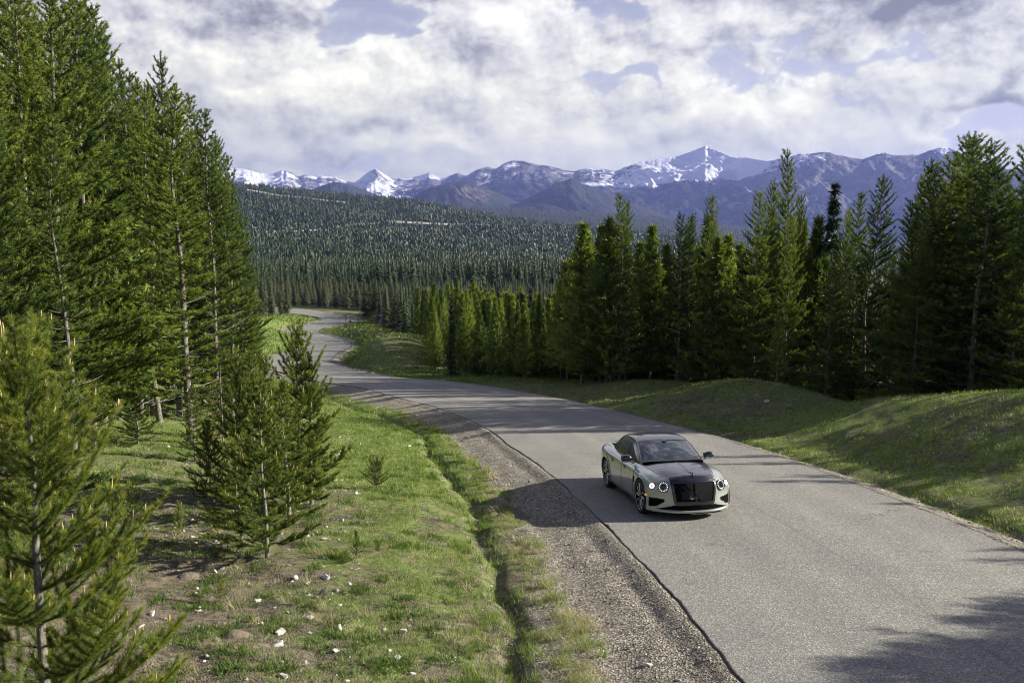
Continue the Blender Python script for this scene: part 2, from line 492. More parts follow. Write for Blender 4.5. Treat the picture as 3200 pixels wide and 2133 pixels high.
def ground_material():
    m, N, b = material('grassy_earth')
    geo = N.new('ShaderNodeNewGeometry'); P = geo.outputs['Position']
    at = N.new('ShaderNodeAttribute'); at.attribute_name = 'gravel'; GV = at.outputs['Fac']
    af = N.new('ShaderNodeAttribute'); af.attribute_name = 'forest'; FO = af.outputs['Fac']
    ag = N.new('ShaderNodeAttribute'); ag.attribute_name = 'lush'; LU = ag.outputs['Fac']
    big = N.noise(P, 0.22, 4); mid = N.noise(P, 1.5, 5, 0.6); fin = N.noise(P, 9.0, 5, 0.65); xf = N.noise(P, 45.0, 3, 0.7)
    dirt = N.mix(N.maprange(fin, 0.35, 0.65), (0.070, 0.056, 0.040), (0.24, 0.20, 0.145))
    grs = N.mix(N.maprange(fin, 0.3, 0.7), (0.095, 0.150, 0.028), (0.225, 0.290, 0.066))
    straw = N.mix(N.maprange(xf, 0.3, 0.7), (0.22, 0.19, 0.10), (0.42, 0.37, 0.22))
    cov = N.math('ADD', N.math('ADD', N.math('MULTIPLY', mid, 0.75), N.math('MULTIPLY', big, 0.55)), N.math('ADD', N.math('MULTIPLY', fin, 0.35), N.math('MULTIPLY', LU, 0.40)))
    c = N.mix(N.maprange(cov, 0.94, 1.14), dirt, grs)
    st = N.noise(N.vmath('ADD', P, (31, 7, 0)), 3.1, 5, 0.65)
    c = N.mix(N.math('MULTIPLY', N.maprange(st, 0.52, 0.66), 0.75), c, straw)
    # pale stone chips in the soil
    vs = N.new('ShaderNodeTexVoronoi'); N.put(vs.inputs['Vector'], P); vs.inputs['Scale'].default_value = 7.0
    chip = N.math('LESS_THAN', vs.outputs['Distance'], N.maprange(N.noise(P, 0.8, 3), 0.52, 0.72, 0.0, 0.22))
    c = N.mix(N.math('MULTIPLY', chip, N.math('SUBTRACT', 1.0, FO)), c, (0.52, 0.48, 0.40))
    # gravel
    v1 = N.new('ShaderNodeTexVoronoi'); N.put(v1.inputs['Vector'], P); v1.inputs['Scale'].default_value = 34.0
    sepc = N.new('ShaderNodeSeparateColor'); N.link(v1.outputs['Color'], sepc.inputs[0])
    gr = N.new('ShaderNodeValToRGB'); N.link(sepc.outputs[0], gr.inputs[0])
    gr.color_ramp.elements[0].color = (0.14, 0.12, 0.092, 1); gr.color_ramp.elements[1].color = (0.60, 0.55, 0.45, 1)
    e = gr.color_ramp.elements.new(0.55); e.color = (0.29, 0.26, 0.20, 1)
    gcol = N.mix(N.maprange(N.noise(P, 2.2, 4), 0.35, 0.65), N.mix(0.35, gr.outputs[0], (0.08, 0.068, 0.05)), gr.outputs[0])
    gm = N.maprange(N.math('ADD', GV, N.math('MULTIPLY', N.math('SUBTRACT', mid, 0.5), 0.9)), 0.4, 0.6)
    c = N.mix(gm, c, gcol)
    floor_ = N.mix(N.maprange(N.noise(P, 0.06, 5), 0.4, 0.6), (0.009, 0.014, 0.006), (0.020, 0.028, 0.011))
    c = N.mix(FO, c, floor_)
    N.link(c, b.inputs['Base Color'])
    b.inputs['Roughness'].default_value = 0.95; b.inputs['Specular IOR Level'].default_value = 0.15
    bp = N.new('ShaderNodeBump'); bp.inputs['Strength'].default_value = 0.9; bp.inputs['Distance'].default_value = 0.05
    hgt = N.math('ADD', N.math('MULTIPLY', fin, 0.8), N.math('ADD', N.math('MULTIPLY', xf, 0.5), N.math('MULTIPLY', v1.outputs['Distance'], 0.6)))
    N.link(hgt, bp.inputs['Height']); N.link(bp.outputs[0], b.inputs['Normal'])
    return m


def build_ground():
    th = np.radians(np.concatenate([np.linspace(-180, -48, 60)[:-1], np.linspace(-48, 48, 520), np.linspace(48, 180, 60)[1:]]))
    r = np.exp(np.linspace(math.log(1.2), math.log(9500), 900))
    Rg, Tg = np.meshgrid(r, th, indexing='ij')
    X = Rg * np.sin(Tg); Y = Rg * np.cos(Tg)
    Z = ground_z(X, Y)
    Z = np.where(Y < -60, g_road(-60), Z)
    d, hw = road_d(X, Y); e = np.abs(d) - hw
    n = fbm(X / 0.9, Y / 0.9, 3, 55) * 0.4
    gl = 1 - sstep(1.0, 1.7, e + n); gr = 1 - sstep(1.05, 1.6, e + n * 0.8)
    # wide gravel apron of the shoulder near the viewer's side of the road
    wide = sstep(20, 9, Y) * 0.9
    gl = 1 - sstep(1.15 + wide, 1.9 + wide, e + n * 1.5)
    gravel = np.where(d < 0, gl, gr) * (e > -1) * (Y < 265)
    gravel = np.maximum(gravel, 0.42 * np.exp(-((e - 2.75) / 0.25) ** 2) * (d < 0) * (Y < 60))
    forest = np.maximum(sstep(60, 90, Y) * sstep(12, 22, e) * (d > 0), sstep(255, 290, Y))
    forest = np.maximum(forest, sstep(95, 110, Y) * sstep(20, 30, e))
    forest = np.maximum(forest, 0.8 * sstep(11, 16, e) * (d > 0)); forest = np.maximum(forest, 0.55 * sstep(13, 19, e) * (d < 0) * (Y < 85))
    lush = np.clip(np.where(d > 0, 0.58, 0.75 * sstep(13, 30, Y)) + 0.4 * np.exp(-((e - 4) / 2.2) ** 2) * (d < 0), 0, 1)
    nr, nt = X.shape
    V = np.stack([X, Y, Z], -1).reshape(-1, 3)
    i = np.arange(nr - 1)[:, None] * nt + np.arange(nt - 1)[None]
    Q = np.stack([i, i + 1, i + nt + 1, i + nt], -1).reshape(-1, 4)[:, ::-1]
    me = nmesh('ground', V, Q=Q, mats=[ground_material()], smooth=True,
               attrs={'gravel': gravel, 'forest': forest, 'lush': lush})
    # close the small hole beneath the viewpoint
    o = obj('ground', me); tag(o, kind='structure')
    c0 = nmesh('ground_patch', np.vstack([[0, 0, ground_at(0, 0)], V[:nt]]), T=np.stack([np.zeros(nt - 1, int), 1 + np.arange(1, nt), np.arange(1, nt)], 1))
    bm = bmesh.new(); bm.from_mesh(me); bm.from_mesh(c0); bm.to_mesh(me); bm.free(); bpy.data.meshes.remove(c0)
    return o


def road_material():
    m, N, b = material('asphalt')
    geo = N.new('ShaderNodeNewGeometry'); P = geo.outputs['Position']
    ac = N.new('ShaderNodeAttribute'); ac.attribute_name = 'across'; A = ac.outputs['Fac']
    v = N.new('ShaderNodeTexVoronoi'); N.put(v.inputs['Vector'], P); v.inputs['Scale'].default_value = 55.0
    sc = N.new('ShaderNodeSeparateColor'); N.link(v.outputs['Color'], sc.inputs[0])
    stone = N.new('ShaderNodeValToRGB'); N.link(sc.outputs[0], stone.inputs[0])
    cr = stone.color_ramp
    cr.elements[0].color = (0.125, 0.120, 0.104, 1); cr.elements[1].color = (0.42, 0.40, 0.345, 1)
    e = cr.elements.new(0.6); e.color = (0.205, 0.198, 0.172, 1)
    e = cr.elements.new(0.88); e.color = (0.270, 0.262, 0.235, 1)
    base = N.mix(N.maprange(N.noise(P, 0.35, 5, 0.6), 0.35, 0.65), stone.outputs[0], N.mix(1.0, stone.outputs[0], (1.17, 1.16, 1.14), 'MULTIPLY'))
    # wheel tracks polished a little paler, oil-darkened band between them
    def band(c_, w_):
        q = N.math('DIVIDE', N.math('SUBTRACT', A, c_), w_)
        return N.math('EXPONENT', N.math('MULTIPLY', N.math('MULTIPLY', q, q), -1.0))
    tracks = N.math('ADD', N.math('ADD', band(-0.62, 0.09), band(-0.22, 0.09)), N.math('ADD', band(0.24, 0.09), band(0.64, 0.09)))
    tn = N.noise(P, 0.5, 3)
    base = N.mix(N.math('MULTIPLY', N.math('MULTIPLY', tracks, 0.75), tn), base, N.mix(1.0, base, (1.32, 1.31, 1.28), 'MULTIPLY'))
    seam = N.math('MULTIPLY', N.math('ADD', band(-0.0, 0.012), band(0.0, 0.012)), 0.10)
    base = N.mix(seam, base, (0.05, 0.05, 0.05))
    stain = N.maprange(N.noise(P, 1.7, 4, 0.6), 0.64, 0.74)
    base = N.mix(N.math('MULTIPLY', stain, 0.35), base, (0.07, 0.066, 0.06))
    # hairline cracks, mostly towards the edges, and paler repair patches
    cv = N.new('ShaderNodeTexVoronoi', feature='DISTANCE_TO_EDGE'); N.put(cv.inputs['Vector'], N.vmath('ADD', P, N.vmath('SCALE', N.vmath('SUBTRACT', N.comb(N.noise(P, 2.0, 4), N.noise(N.vmath('ADD', P, (9, 4, 0)), 2.0, 4), 0.0), (0.5, 0.5, 0.0)), scale=1.4))); cv.inputs['Scale'].default_value = 0.32
    crack = N.math('MULTIPLY', N.math('LESS_THAN', cv.outputs['Distance'], 0.0045), N.maprange(N.noise(P, 0.25, 3), 0.47, 0.60))
    base = N.mix(N.math('MULTIPLY', crack, 0.55), base, (0.04, 0.038, 0.035))
    patch = N.maprange(N.noise(P, 0.12, 2), 0.56, 0.60)
    base = N.mix(N.math('MULTIPLY', patch, 0.5), base, N.mix(1.0, base, (1.12, 1.11, 1.09), 'MULTIPLY'))
    edge = N.maprange(N.math('ADD', N.math('ABSOLUTE', A), N.math('MULTIPLY', N.math('SUBTRACT', N.noise(P, 9.0, 3), 0.5), 0.02)), 0.985, 0.992)
    base = N.mix(N.math('MULTIPLY', edge, N.maprange(N.noise(P, 1.1, 3), 0.35, 0.6, 0.45, 1.0)), base, (0.040, 0.037, 0.033))
    N.link(base, b.inputs['Base Color'])
    b.inputs['Roughness'].default_value = 0.82; b.inputs['Specular IOR Level'].default_value = 0.35
    bp = N.new('ShaderNodeBump'); bp.inputs['Strength'].default_value = 0.5; bp.inputs['Distance'].default_value = 0.006
    N.link(v.outputs['Distance'], bp.inputs['Height']); N.link(bp.outputs[0], b.inputs['Normal'])
    return m


def build_road():
    L = catmull(ROAD_L, 60); R = catmull(ROAD_R, 60)
    n = len(L); t = np.arange(n)
    s = np.concatenate([[0], np.cumsum(np.linalg.norm(np.diff((L + R) / 2, axis=0), axis=1))])
    # resample finely where it is near
    u = np.sort(np.unique(np.concatenate([np.arange(0, 60, 0.8), np.arange(60, 150, 0.06), np.arange(150, s[-1], 0.5)])))
    u = u[u < s[-1]]
    L = np.stack([np.interp(u, s, L[:, k]) for k in (0, 1)], 1); R = np.stack([np.interp(u, s, R[:, k]) for k in (0, 1)], 1)
    jl = fbm(u / 0.35, u * 0, 3, 3) * 0.035 + fbm(u / 2.5, u * 0 + 3, 2, 4) * 0.06
    jr = fbm(u / 0.4, u * 0 + 9, 3, 5) * 0.045 + fbm(u / 2.5, u * 0 + 5, 2, 6) * 0.07
    a = np.array([-1.0, -0.985, -0.9, -0.6, -0.3, 0, 0.3, 0.6, 0.9, 0.985, 1.0])
    w = np.linalg.norm(R - L, axis=1)[:, None]
    Lj = L + (L - R) / w * jl[:, None]; Rj = R + (R - L) / w * jr[:, None]
    pts = Lj[:, None] * (1 - a[None, :, None]) / 2 + Rj[:, None] * (1 + a[None, :, None]) / 2
    Z = g_road(pts[..., 1]) + 0.03 * (1 - a[None] ** 2) + 0.004 + fbm(pts[..., 0] / 6, pts[..., 1] / 6, 2, 9) * 0.012
    V = np.concatenate([pts, Z[..., None]], -1)
    # the broken vertical lip of the asphalt
    lo_l = V[:, :1].copy(); lo_l[..., 2] -= 0.16; lo_l[..., :2] += ((L - R) / w * 0.05)[:, None]
    lo_r = V[:, -1:].copy(); lo_r[..., 2] -= 0.16; lo_r[..., :2] += ((R - L) / w * 0.05)[:, None]
    V = np.concatenate([lo_l, V, lo_r], 1)
    across = np.concatenate([[-1.02], a, [1.02]])[None].repeat(len(u), 0)
    nt = V.shape[1]
    i = np.arange(len(u) - 1)[:, None] * nt + np.arange(nt - 1)[None]
    Q = np.stack([i, i + 1, i + nt + 1, i + nt], -1).reshape(-1, 4)
    me = nmesh('road', V.reshape(-1, 3), Q=Q, mats=[road_material()], smooth=True, attrs={'across': across})
    tag(obj('road', me), kind='structure')
    # crumbling older asphalt apron along the far edge
    m, N, b = material('crumbled_asphalt')
    P = N.new('ShaderNodeNewGeometry').outputs['Position']
    v = N.new('ShaderNodeTexVoronoi'); N.put(v.inputs['Vector'], P); v.inputs['Scale'].default_value = 40.0
    sc = N.new('ShaderNodeSeparateColor'); N.link(v.outputs['Color'], sc.inputs[0])
    c = N.mix(sc.outputs[0], (0.05, 0.046, 0.04), (0.25, 0.235, 0.205))
    ck = N.maprange(N.noise(P, 3.0, 6, 0.7), 0.45, 0.52)
    c = N.mix(ck, N.mix(0.45, c, (0.05, 0.045, 0.04)), c)
    N.link(c, b.inputs['Base Color']); b.inputs['Roughness'].default_value = 0.9; b.inputs['Specular IOR Level'].default_value = 0.2
    bp = N.new('ShaderNodeBump'); bp.inputs['Distance'].default_value = 0.03; N.link(N.noise(P, 14.0, 5, 0.7), bp.inputs['Height']); N.link(bp.outputs[0], b.inputs['Normal'])
    k = (L[:, 1] > -10) & (L[:, 1] < 60)
    wd = 0.68 + 0.26 * fbm(u / 1.3, u * 0 + 1, 4, 8) + 0.1 * fbm(u / 0.3, u * 0 + 1, 3, 9)
    nrm = (R - L) / w
    rows = [R[k] + nrm[k] * (q * wd[k][:, None] + (0.02 if q == 0 else 0)) for q in (0, 0.5, 1.0)]
    zz = [g_road(p[:, 1]) + h for p, h in zip(rows, (-0.035, -0.045, -0.16))]
    zz[2] = zz[2] - 0.1
    V2 = np.stack([np.concatenate([p, z[:, None]], 1) for p, z in zip(rows, zz)], 1)
    nn = V2.shape[0]
    i = np.arange(nn - 1)[:, None] * 3 + np.arange(2)[None]
    Q = np.stack([i, i + 1, i + 4, i + 3], -1).reshape(-1, 4)
    tag(obj('road_shoulder', nmesh('road_shoulder', V2.reshape(-1, 3), Q=Q, mats=[m], smooth=True)), kind='structure')


# bare bands of the upper road cut into the wooded hill (pixel rows give where they lie)
BANDS = [([(770, 594), (791, 598), (847, 608), (903, 616), (959, 620), (1020, 629), (1071, 633), (1090, 636)], 12),
         ([(820, 731), (837, 729), (918, 726), (982, 722), (1028, 716), (1072, 709), (1122, 704), (1174, 700), (1225, 697), (1327, 699), (1400, 704), (1449, 702), (1533, 706), (1560, 707)], 16),
         ([(1600, 705), (1640, 713), (1690, 722), (1720, 724)], 5)]


def build_hill_roads():
    m, N, b = material('pale_road_cut')
    P = N.new('ShaderNodeNewGeometry').outputs['Position']
    c = N.mix(N.maprange(N.noise(P, 0.08, 5, 0.6), 0.4, 0.6), (0.16, 0.15, 0.09), (0.44, 0.41, 0.35))
    N.link(c, b.inputs['Base Color']); b.inputs['Roughness'].default_value = 0.9
    out = []
    for pts, wpx in BANDS:
        P3 = []
        for (u, v) in pts:
            x, y = hit_ground(u, v, 300, 4000); P3.append((x, y))
        P3 = catmull(P3, 10)
        # keep only points that advance sideways, smooth in distance
        xs, ys = P3[:, 0], P3[:, 1]
        ys = np.convolve(np.pad(ys, 6, mode='edge'), np.ones(13) / 13, mode='valid')
        u_ = 1600 + 2900 * xs / P3[:, 1]; xs = (u_ - 1600) / 2900 * ys
        wd = wpx * 3.0
        rows = []
        for q in (-0.5, 0, 0.5):
            yy = ys + q * wd; xx = xs * yy / ys
            rows.append(np.stack([xx, yy, ground_z(xx, yy, False) + 1.6], 1))
        V = np.stack(rows, 1); n = len(V)
        i = np.arange(n - 1)[:, None] * 3 + np.arange(2)[None]
        Q = np.stack([i, i + 1, i + 4, i + 3], -1).reshape(-1, 4)[:, ::-1]
        out.append(np.stack([xs, ys], 1))
        tag(obj('road', nmesh('hillside_road', V.reshape(-1, 3), Q=Q, mats=[m], smooth=True)), kind='structure')
    return out


# ---------------------------------------------------------------- mountains
SKYLINE = [(-600, 560), (0, 560), (400, 540), (600, 522), (743, 526), (770, 527.5), (800, 535), (825, 542), (850, 543), (879, 539), (890, 531), (898, 536), (906, 532), (918, 538), (933, 547.5), (945, 552), (960, 548), (980, 549), (998, 554), (1015, 549), (1036, 553), (1060, 556), (1079, 564),
           (1095, 567), (1112, 573), (1130, 560), (1144, 547.5), (1162, 536), (1180, 529), (1195, 537), (1209, 546), (1225, 555), (1242, 562), (1255, 557), (1274, 558), (1295, 555), (1312, 550), (1330, 545), (1345, 540), (1360, 546), (1383, 558), (1394, 556), (1410, 549), (1432, 541), (1445, 546), (1459, 551), (1475, 540),
           (1491, 531), (1505, 529), (1524, 521), (1538, 526), (1551, 529), (1567, 516), (1583, 509), (1600, 502.6), (1632, 504), (1650, 508), (1665, 512), (1685, 517), (1708, 518), (1735, 525), (1762, 532), (1789, 537), (1815, 529), (1838, 526), (1855, 531), (1872, 528), (1892, 531), (1917, 536), (1945, 524),
           (1974, 514.5), (2000, 506), (2032, 500), (2065, 496), (2090, 493), (2114, 487), (2135, 478), (2159, 471), (2175, 464), (2194, 457), (2210, 466), (2229, 471), (2250, 481), (2274, 490), (2295, 494), (2319, 493.5), (2350, 499), (2382, 504), (2410, 500), (2433, 494), (2460, 487), (2484, 482), (2515, 481),
           (2548, 476), (2575, 478), (2593, 484), (2625, 490), (2657, 496.7), (2680, 497), (2695, 492), (2720, 483), (2746, 477.5), (2765, 484), (2784, 487), (2815, 484), (2848, 485), (2880, 471), (2912, 461.6), (2930, 462), (2950, 467), (2980, 482), (3007, 496), (3050, 511), (3090, 522), (3140, 532), (3200, 545), (3500, 600), (4200, 600)]


def mountain_material(name, rock_a, rock_b, tree_a, tree_b):
    m, N, b = material(name)
    P = N.new('ShaderNodeNewGeometry').outputs['Position']
    s = N.new('ShaderNodeAttribute'); s.attribute_name = 'snow'; S = s.outputs['Fac']
    r = N.new('ShaderNodeAttribute'); r.attribute_name = 'rock'; Rk = r.outputs['Fac']
    n1 = N.noise(P, 0.006, 6, 0.65); n2 = N.noise(P, 0.03, 5, 0.7); n3 = N.noise(P, 0.0016, 4)
    tr = N.mix(N.maprange(n2, 0.35, 0.65), tree_a, tree_b)
    rk = N.mix(N.maprange(n1, 0.35, 0.65), rock_a, rock_b)
    c = N.mix(N.maprange(N.math('ADD', Rk, N.math('MULTIPLY', N.math('SUBTRACT', n1, 0.5), 1.2)), 0.4, 0.6), tr, rk)
    sn = N.math('ADD', S, N.math('ADD', N.math('MULTIPLY', N.math('SUBTRACT', n1, 0.5), 1.4), N.math('MULTIPLY', N.math('SUBTRACT', n2, 0.5), 1.7)))
    c = N.mix(N.maprange(sn, 0.33, 0.40), c, (0.86, 0.87, 0.92))
    N.link(c, b.inputs['Base Color']); b.inputs['Roughness'].default_value = 0.9; b.inputs['Specular IOR Level'].default_value = 0.1
    bp = N.new('ShaderNodeBump'); bp.inputs['Strength'].default_value = 1.0; bp.inputs['Distance'].default_value = 45.0
    N.link(N.math('ADD', n1, N.math('MULTIPLY', n2, 0.5)), bp.inputs['Height']); N.link(bp.outputs[0], b.inputs['Normal'])
    return m


def build_range(name, sky, D_top, D_base, base_row, du, mat, gully, snowf, rockf, seed, nrow=150, jag=1.0):
    """one flank of mountain: crest line at real distance D_top(u), foot at D_base(u)"""
    us = np.arange(sky[0][0], sky[-1][0] + 1, du)
    vs = np.interp(us, [p[0] for p in sky], [p[1] for p in sky])
    vs = vs - jag * np.abs(fbm(us / 16.0, us * 0 + seed, 4, seed)) * 3.0
    Dt = np.interp(us, *D_top); Db = np.interp(us, *D_base)
    zt = px_z(vs, Dt); zb = px_z(np.interp(us, *base_row), Db)
    t = np.linspace(0, 1, nrow)[:, None]                  # 0 foot, 1 crest
    D = Db[None] + (Dt - Db)[None] * t
    X = D * ((us - 1600) / 2900)[None]; Y = D + 0 * X
    prof = 0.25 * t + 0.75 * t ** 1.55
    Z = zb[None] + (zt - zb)[None] * prof
    # ridges and gullies run down the flank
    warp = fbm(X / 900, D / 900, 3, seed + 9) * 0.9
    rg = ridged(X / gully + warp + 0.35 * D / gully, D / (gully * 3.2) + warp, 6, seed, 0.52)
    env = np.clip(t * 3.0, 0, 1) * np.clip((1 - t) * 3.5, 0, 1) ** 0.7
    H = (zt - zb)[None]
    Z = Z + env * H * 0.44 * (rg - 0.55) + env * H * 0.06 * fbm(X / 120, D / 120, 4, seed + 2)
    # back slope
    k = 14
    tb = np.linspace(0, 1, k + 1)[1:, None]
    Dk = Dt[None] + 1500 * tb; Xk = Dk * ((us - 1600) / 2900)[None]
    Zk = zt[None] - (zt[None] + 200) * tb ** 0.9 - 6 * tb
    U = us[None] + 0 * X
    py = np.interp(0, [0], [0]) + (HALF_H + F_PX * np.tan(np.arctan2(-Z, Y) - PITCH))
    snow = snowf(U, py, t + 0 * X, rg); rock = rockf(U, py, t + 0 * X, rg)
    X = np.vstack([X, Xk]); Y = np.vstack([Y, Dk]); Z = np.vstack([Z, Zk])
    snow = np.vstack([snow, np.zeros_like(Xk) + 0.3]); rock = np.vstack([rock, np.zeros_like(Xk) + 0.5])
    nr, nt = X.shape
    i = np.arange(nr - 1)[:, None] * nt + np.arange(nt - 1)[None]
    Q = np.stack([i, i + 1, i + nt + 1, i + nt], -1).reshape(-1, 4)
    me = nmesh(name, np.stack([X, Y, Z], -1).reshape(-1, 3), Q=Q, mats=[mat], smooth=True, attrs={'snow': snow, 'rock': rock})
    return tag(obj(name, me), kind='structure')


def blob2(U, V, u, v, su, sv, a=1.0, sk=0.0):
    du = (U - u - sk * (V - v)) / su; dv = (V - v) / sv
    return a * np.exp(-du * du - dv * dv)


def snow_main(U, V, t, rg):
    s = np.zeros_like(U) - 0.25
    hi = 12 + np.interp(U, [600, 743, 1100, 1300, 1420, 1500, 1900, 2000, 2300, 2500, 2900, 3000, 3200], [640, 640, 650, 648, 590, 585, 600, 600, 560, 530, 492, 480, 470])
    amp = np.interp(U, [600, 743, 1350, 1440, 1560, 1900, 1960, 2000, 2340, 2400, 2700, 2900, 3000], [0.80, 0.80, 0.74, 0.50, 0.62, 0.60, 0.66, 0.82, 0.78, 0.52, 0.45, 0.50, 0.1])
    s = s + sstep(0, 36, hi - V) * amp * 1.12
    s = s + 1.7 * (0.58 - rg) * sstep(-20, 30, hi - V)
    for q in ((800, 545, 45, 13, 0.8, 1.5), (860, 560, 30, 12, 0.6, 1.0), (2090, 540, 60, 26, 0.75, -0.9), (2180, 545, 22, 60, 0.5, -0.35), (2290, 515, 45, 16, 0.7, 0.3), (2240, 480, 40, 8, 0.6, 1.2),
              (2200, 520, 40, 30, 0.25, 0), (2340, 520, 25, 20, 0.5, 0.2), (1850, 575, 60, 10, 0.55, 1.2), (1900, 600, 30, 10, 0.4, 1.0), (2710, 520, 8, 22, 1.1, 0.6), (1160, 555, 30, 10, 0.3, 0), (1230, 575, 70, 10, 0.35, 0)):
        s = s + blob2(U, V, *q[:4], q[4], q[5])
    s = s - blob2(U, V, 2200, 468, 14, 8, 0.8) - blob2(U, V, 2150, 580, 60, 16, 0.5)
    return s


def rock_main(U, V, t, rg):
    r = sstep(0.35, 0.75, t) * np.interp(U, [600, 1400, 1500, 2300, 2400, 3200], [0.9, 0.9, 0.55, 0.6, 0.5, 0.3])
    for q in ((2560, 600, 220, 110, 0.55, -0.2), (2500, 530, 150, 40, 0.3, 0), (2800, 640, 120, 80, 0.3, 0), (2330, 660, 60, 40, 0.3, 0)):
        r = r + blob2(U, V, *q[:4], q[4], q[5])
    return r


def build_mountains():
    mm = mountain_material('alpine_rock', (0.07, 0.068, 0.075), (0.24, 0.225, 0.22), (0.014, 0.020, 0.018), (0.045, 0.054, 0.042))
    mh = mountain_material('wooded_spur', (0.09, 0.075, 0.07), (0.18, 0.155, 0.13), (0.022, 0.028, 0.020), (0.052, 0.056, 0.040))
    build_range('mountains', SKYLINE, ([600, 1300, 1500, 2200, 2400, 3200], [14000, 14000, 12000, 11500, 10000, 9000]),
                ([600, 1400, 2200, 3200], [9300, 9300, 8200, 6600]), ([600, 1300, 1700, 2000, 2300, 2700, 3200, 4200], [680, 668, 690, 720, 760, 810, 850, 850]),
                3.0, mm, 620.0, snow_main, rock_main, 3, nrow=210)
    h1 = [(1180, 668), (1230, 655), (1274, 632), (1302, 609), (1330, 594), (1350, 584), (1378, 578), (1405, 572), (1430, 569), (1448, 566), (1468, 570), (1486, 578), (1515, 588), (1545, 598), (1580, 612), (1610, 628), (1650, 640), (1720, 662)]
    h2 = [(1560, 668), (1600, 645), (1621, 634), (1648, 620), (1675, 607), (1700, 592), (1730, 575), (1757, 566), (1784, 557), (1800, 564), (1816, 575), (1850, 588), (1892, 606), (1930, 625), (1985, 640), (2050, 660), (2120, 690)]
    h3 = [(600, 600), (800, 600), (980, 595), (1020, 578), (1050, 570), (1080, 572), (1110, 580), (1160, 600), (1220, 625), (1300, 655)]
    z = lambda U, V, t, rg: np.zeros_like(U) - 0.6
    rk = lambda U, V, t, rg: 0.25 + 0.35 * blob2(U, V, 1480, 600, 60, 30) + 0 * U
    build_range('mountain_spur', h1, ([0, 1], [8200, 8200]), ([0, 1], [7000, 7000]), ([1200, 2000], [690, 700]), 3.0, mh, 380.0, z, rk, 5, nrow=90, jag=0.7)
    build_range('mountain_spur', h2, ([0, 1], [8000, 8000]), ([0, 1], [6900, 6900]), ([1500, 2120], [680, 720]), 3.0, mh, 330.0, z, rk, 8, nrow=90, jag=0.7)
    build_range('mountain_spur', h3, ([0, 1], [8600, 8600]), ([0, 1], [7600, 7600]), ([600, 1300], [680, 690]), 3.0, mh, 330.0, z, rk, 12, nrow=60, jag=0.7)


build_ground()
build_road()
HILL_ROADS = build_hill_roads()
build_mountains()
# ---------------------------------------------------------------- conifers
def needle_material(name, dark, light, tip, trans=0.25):
    m, N, b = material(name)
    a = N.new('ShaderNodeAttribute'); a.attribute_name = 'tone'
    oi = N.new('ShaderNodeObjectInfo')
    t = N.math('ADD', a.outputs['Fac'], N.math('MULTIPLY', N.math('SUBTRACT', oi.outputs['Random'], 0.5), 0.50), clamp=True)
    r = N.new('ShaderNodeValToRGB'); N.link(t, r.inputs[0])
    r.color_ramp.elements[0].color = (*dark, 1); r.color_ramp.elements[0].position = 0.1
    r.color_ramp.elements[1].color = (*tip, 1); r.color_ramp.elements[1].position = 1.0
    e = r.color_ramp.elements.new(0.62); e.color = (*light, 1)
    N.link(r.outputs[0], b.inputs['Base Color'])
    b.inputs['Roughness'].default_value = 0.55; b.inputs['Specular IOR Level'].default_value = 0.25
    tr = N.new('ShaderNodeBsdfTranslucent'); N.link(N.mix(1.0, r.outputs[0], (1.2, 1.3, 0.6), 'MULTIPLY'), tr.inputs[0])
    mx = N.new('ShaderNodeMixShader'); mx.inputs[0].default_value = trans
    out = next(n for n in N.n if n.type == 'OUTPUT_MATERIAL')
    N.link(b.outputs[0], mx.inputs[1]); N.link(tr.outputs[0], mx.inputs[2]); N.link(mx.outputs[0], out.inputs[0])
    return m


def bark_material(name, a, b_, scale=22.0):
    m, N, b = material(name)
    tc = N.new('ShaderNodeTexCoord'); P = tc.outputs['Object']
    st = N.vmath('MULTIPLY', P, (1, 1, 0.35))
    n = N.noise(st, scale, 5, 0.7)
    c = N.mix(N.maprange(n, 0.35, 0.65), a, b_)
    lich = N.maprange(N.noise(P, 5.0, 3), 0.6, 0.68)
    c = N.mix(N.math('MULTIPLY', lich, 0.5), c, (0.40, 0.40, 0.36))
    N.link(c, b.inputs['Base Color']); b.inputs['Roughness'].default_value = 0.9; b.inputs['Specular IOR Level'].default_value = 0.2
    bp = N.new('ShaderNodeBump'); bp.inputs['Distance'].default_value = 0.02; N.link(n, bp.inputs['Height']); N.link(bp.outputs[0], b.inputs['Normal'])
    return m


M_NEEDLE = needle_material('pine_needles', (0.022, 0.046, 0.014), (0.115, 0.168, 0.030), (0.260, 0.295, 0.050), 0.28)
M_YOUNG = needle_material('young_pine_needles', (0.030, 0.060, 0.018), (0.140, 0.190, 0.036), (0.280, 0.300, 0.058), 0.32)
M_SPRUCE = needle_material('spruce_needles', (0.012, 0.026, 0.014), (0.030, 0.055, 0.026), (0.060, 0.090, 0.035), 0.15)
M_FAR = needle_material('distant_needles', (0.010, 0.021, 0.009), (0.029, 0.058, 0.015), (0.085, 0.090, 0.042), 0.05)
M_RUST = needle_material('dead_needles', (0.16, 0.06, 0.02), (0.30, 0.12, 0.04), (0.36, 0.18, 0.07), 0.2)
M_BARK = bark_material('pine_bark', (0.075, 0.060, 0.046), (0.26, 0.235, 0.20))
M_YBARK = bark_material('young_pine_bark', (0.11, 0.10, 0.08), (0.32, 0.30, 0.25), 30)
M_BOUGH = bark_material('bough_bark', (0.045, 0.036, 0.026), (0.12, 0.10, 0.075), 30)
M_DEAD = bark_material('bare_twigs', (0.22, 0.20, 0.17), (0.42, 0.40, 0.36), 30)
M_CANDLE = simple('new_growth', (0.44, 0.35, 0.15), 0.7, spec=0.3)


def unit(v):
    return v / np.maximum(np.linalg.norm(v, axis=-1, keepdims=True), 1e-9)


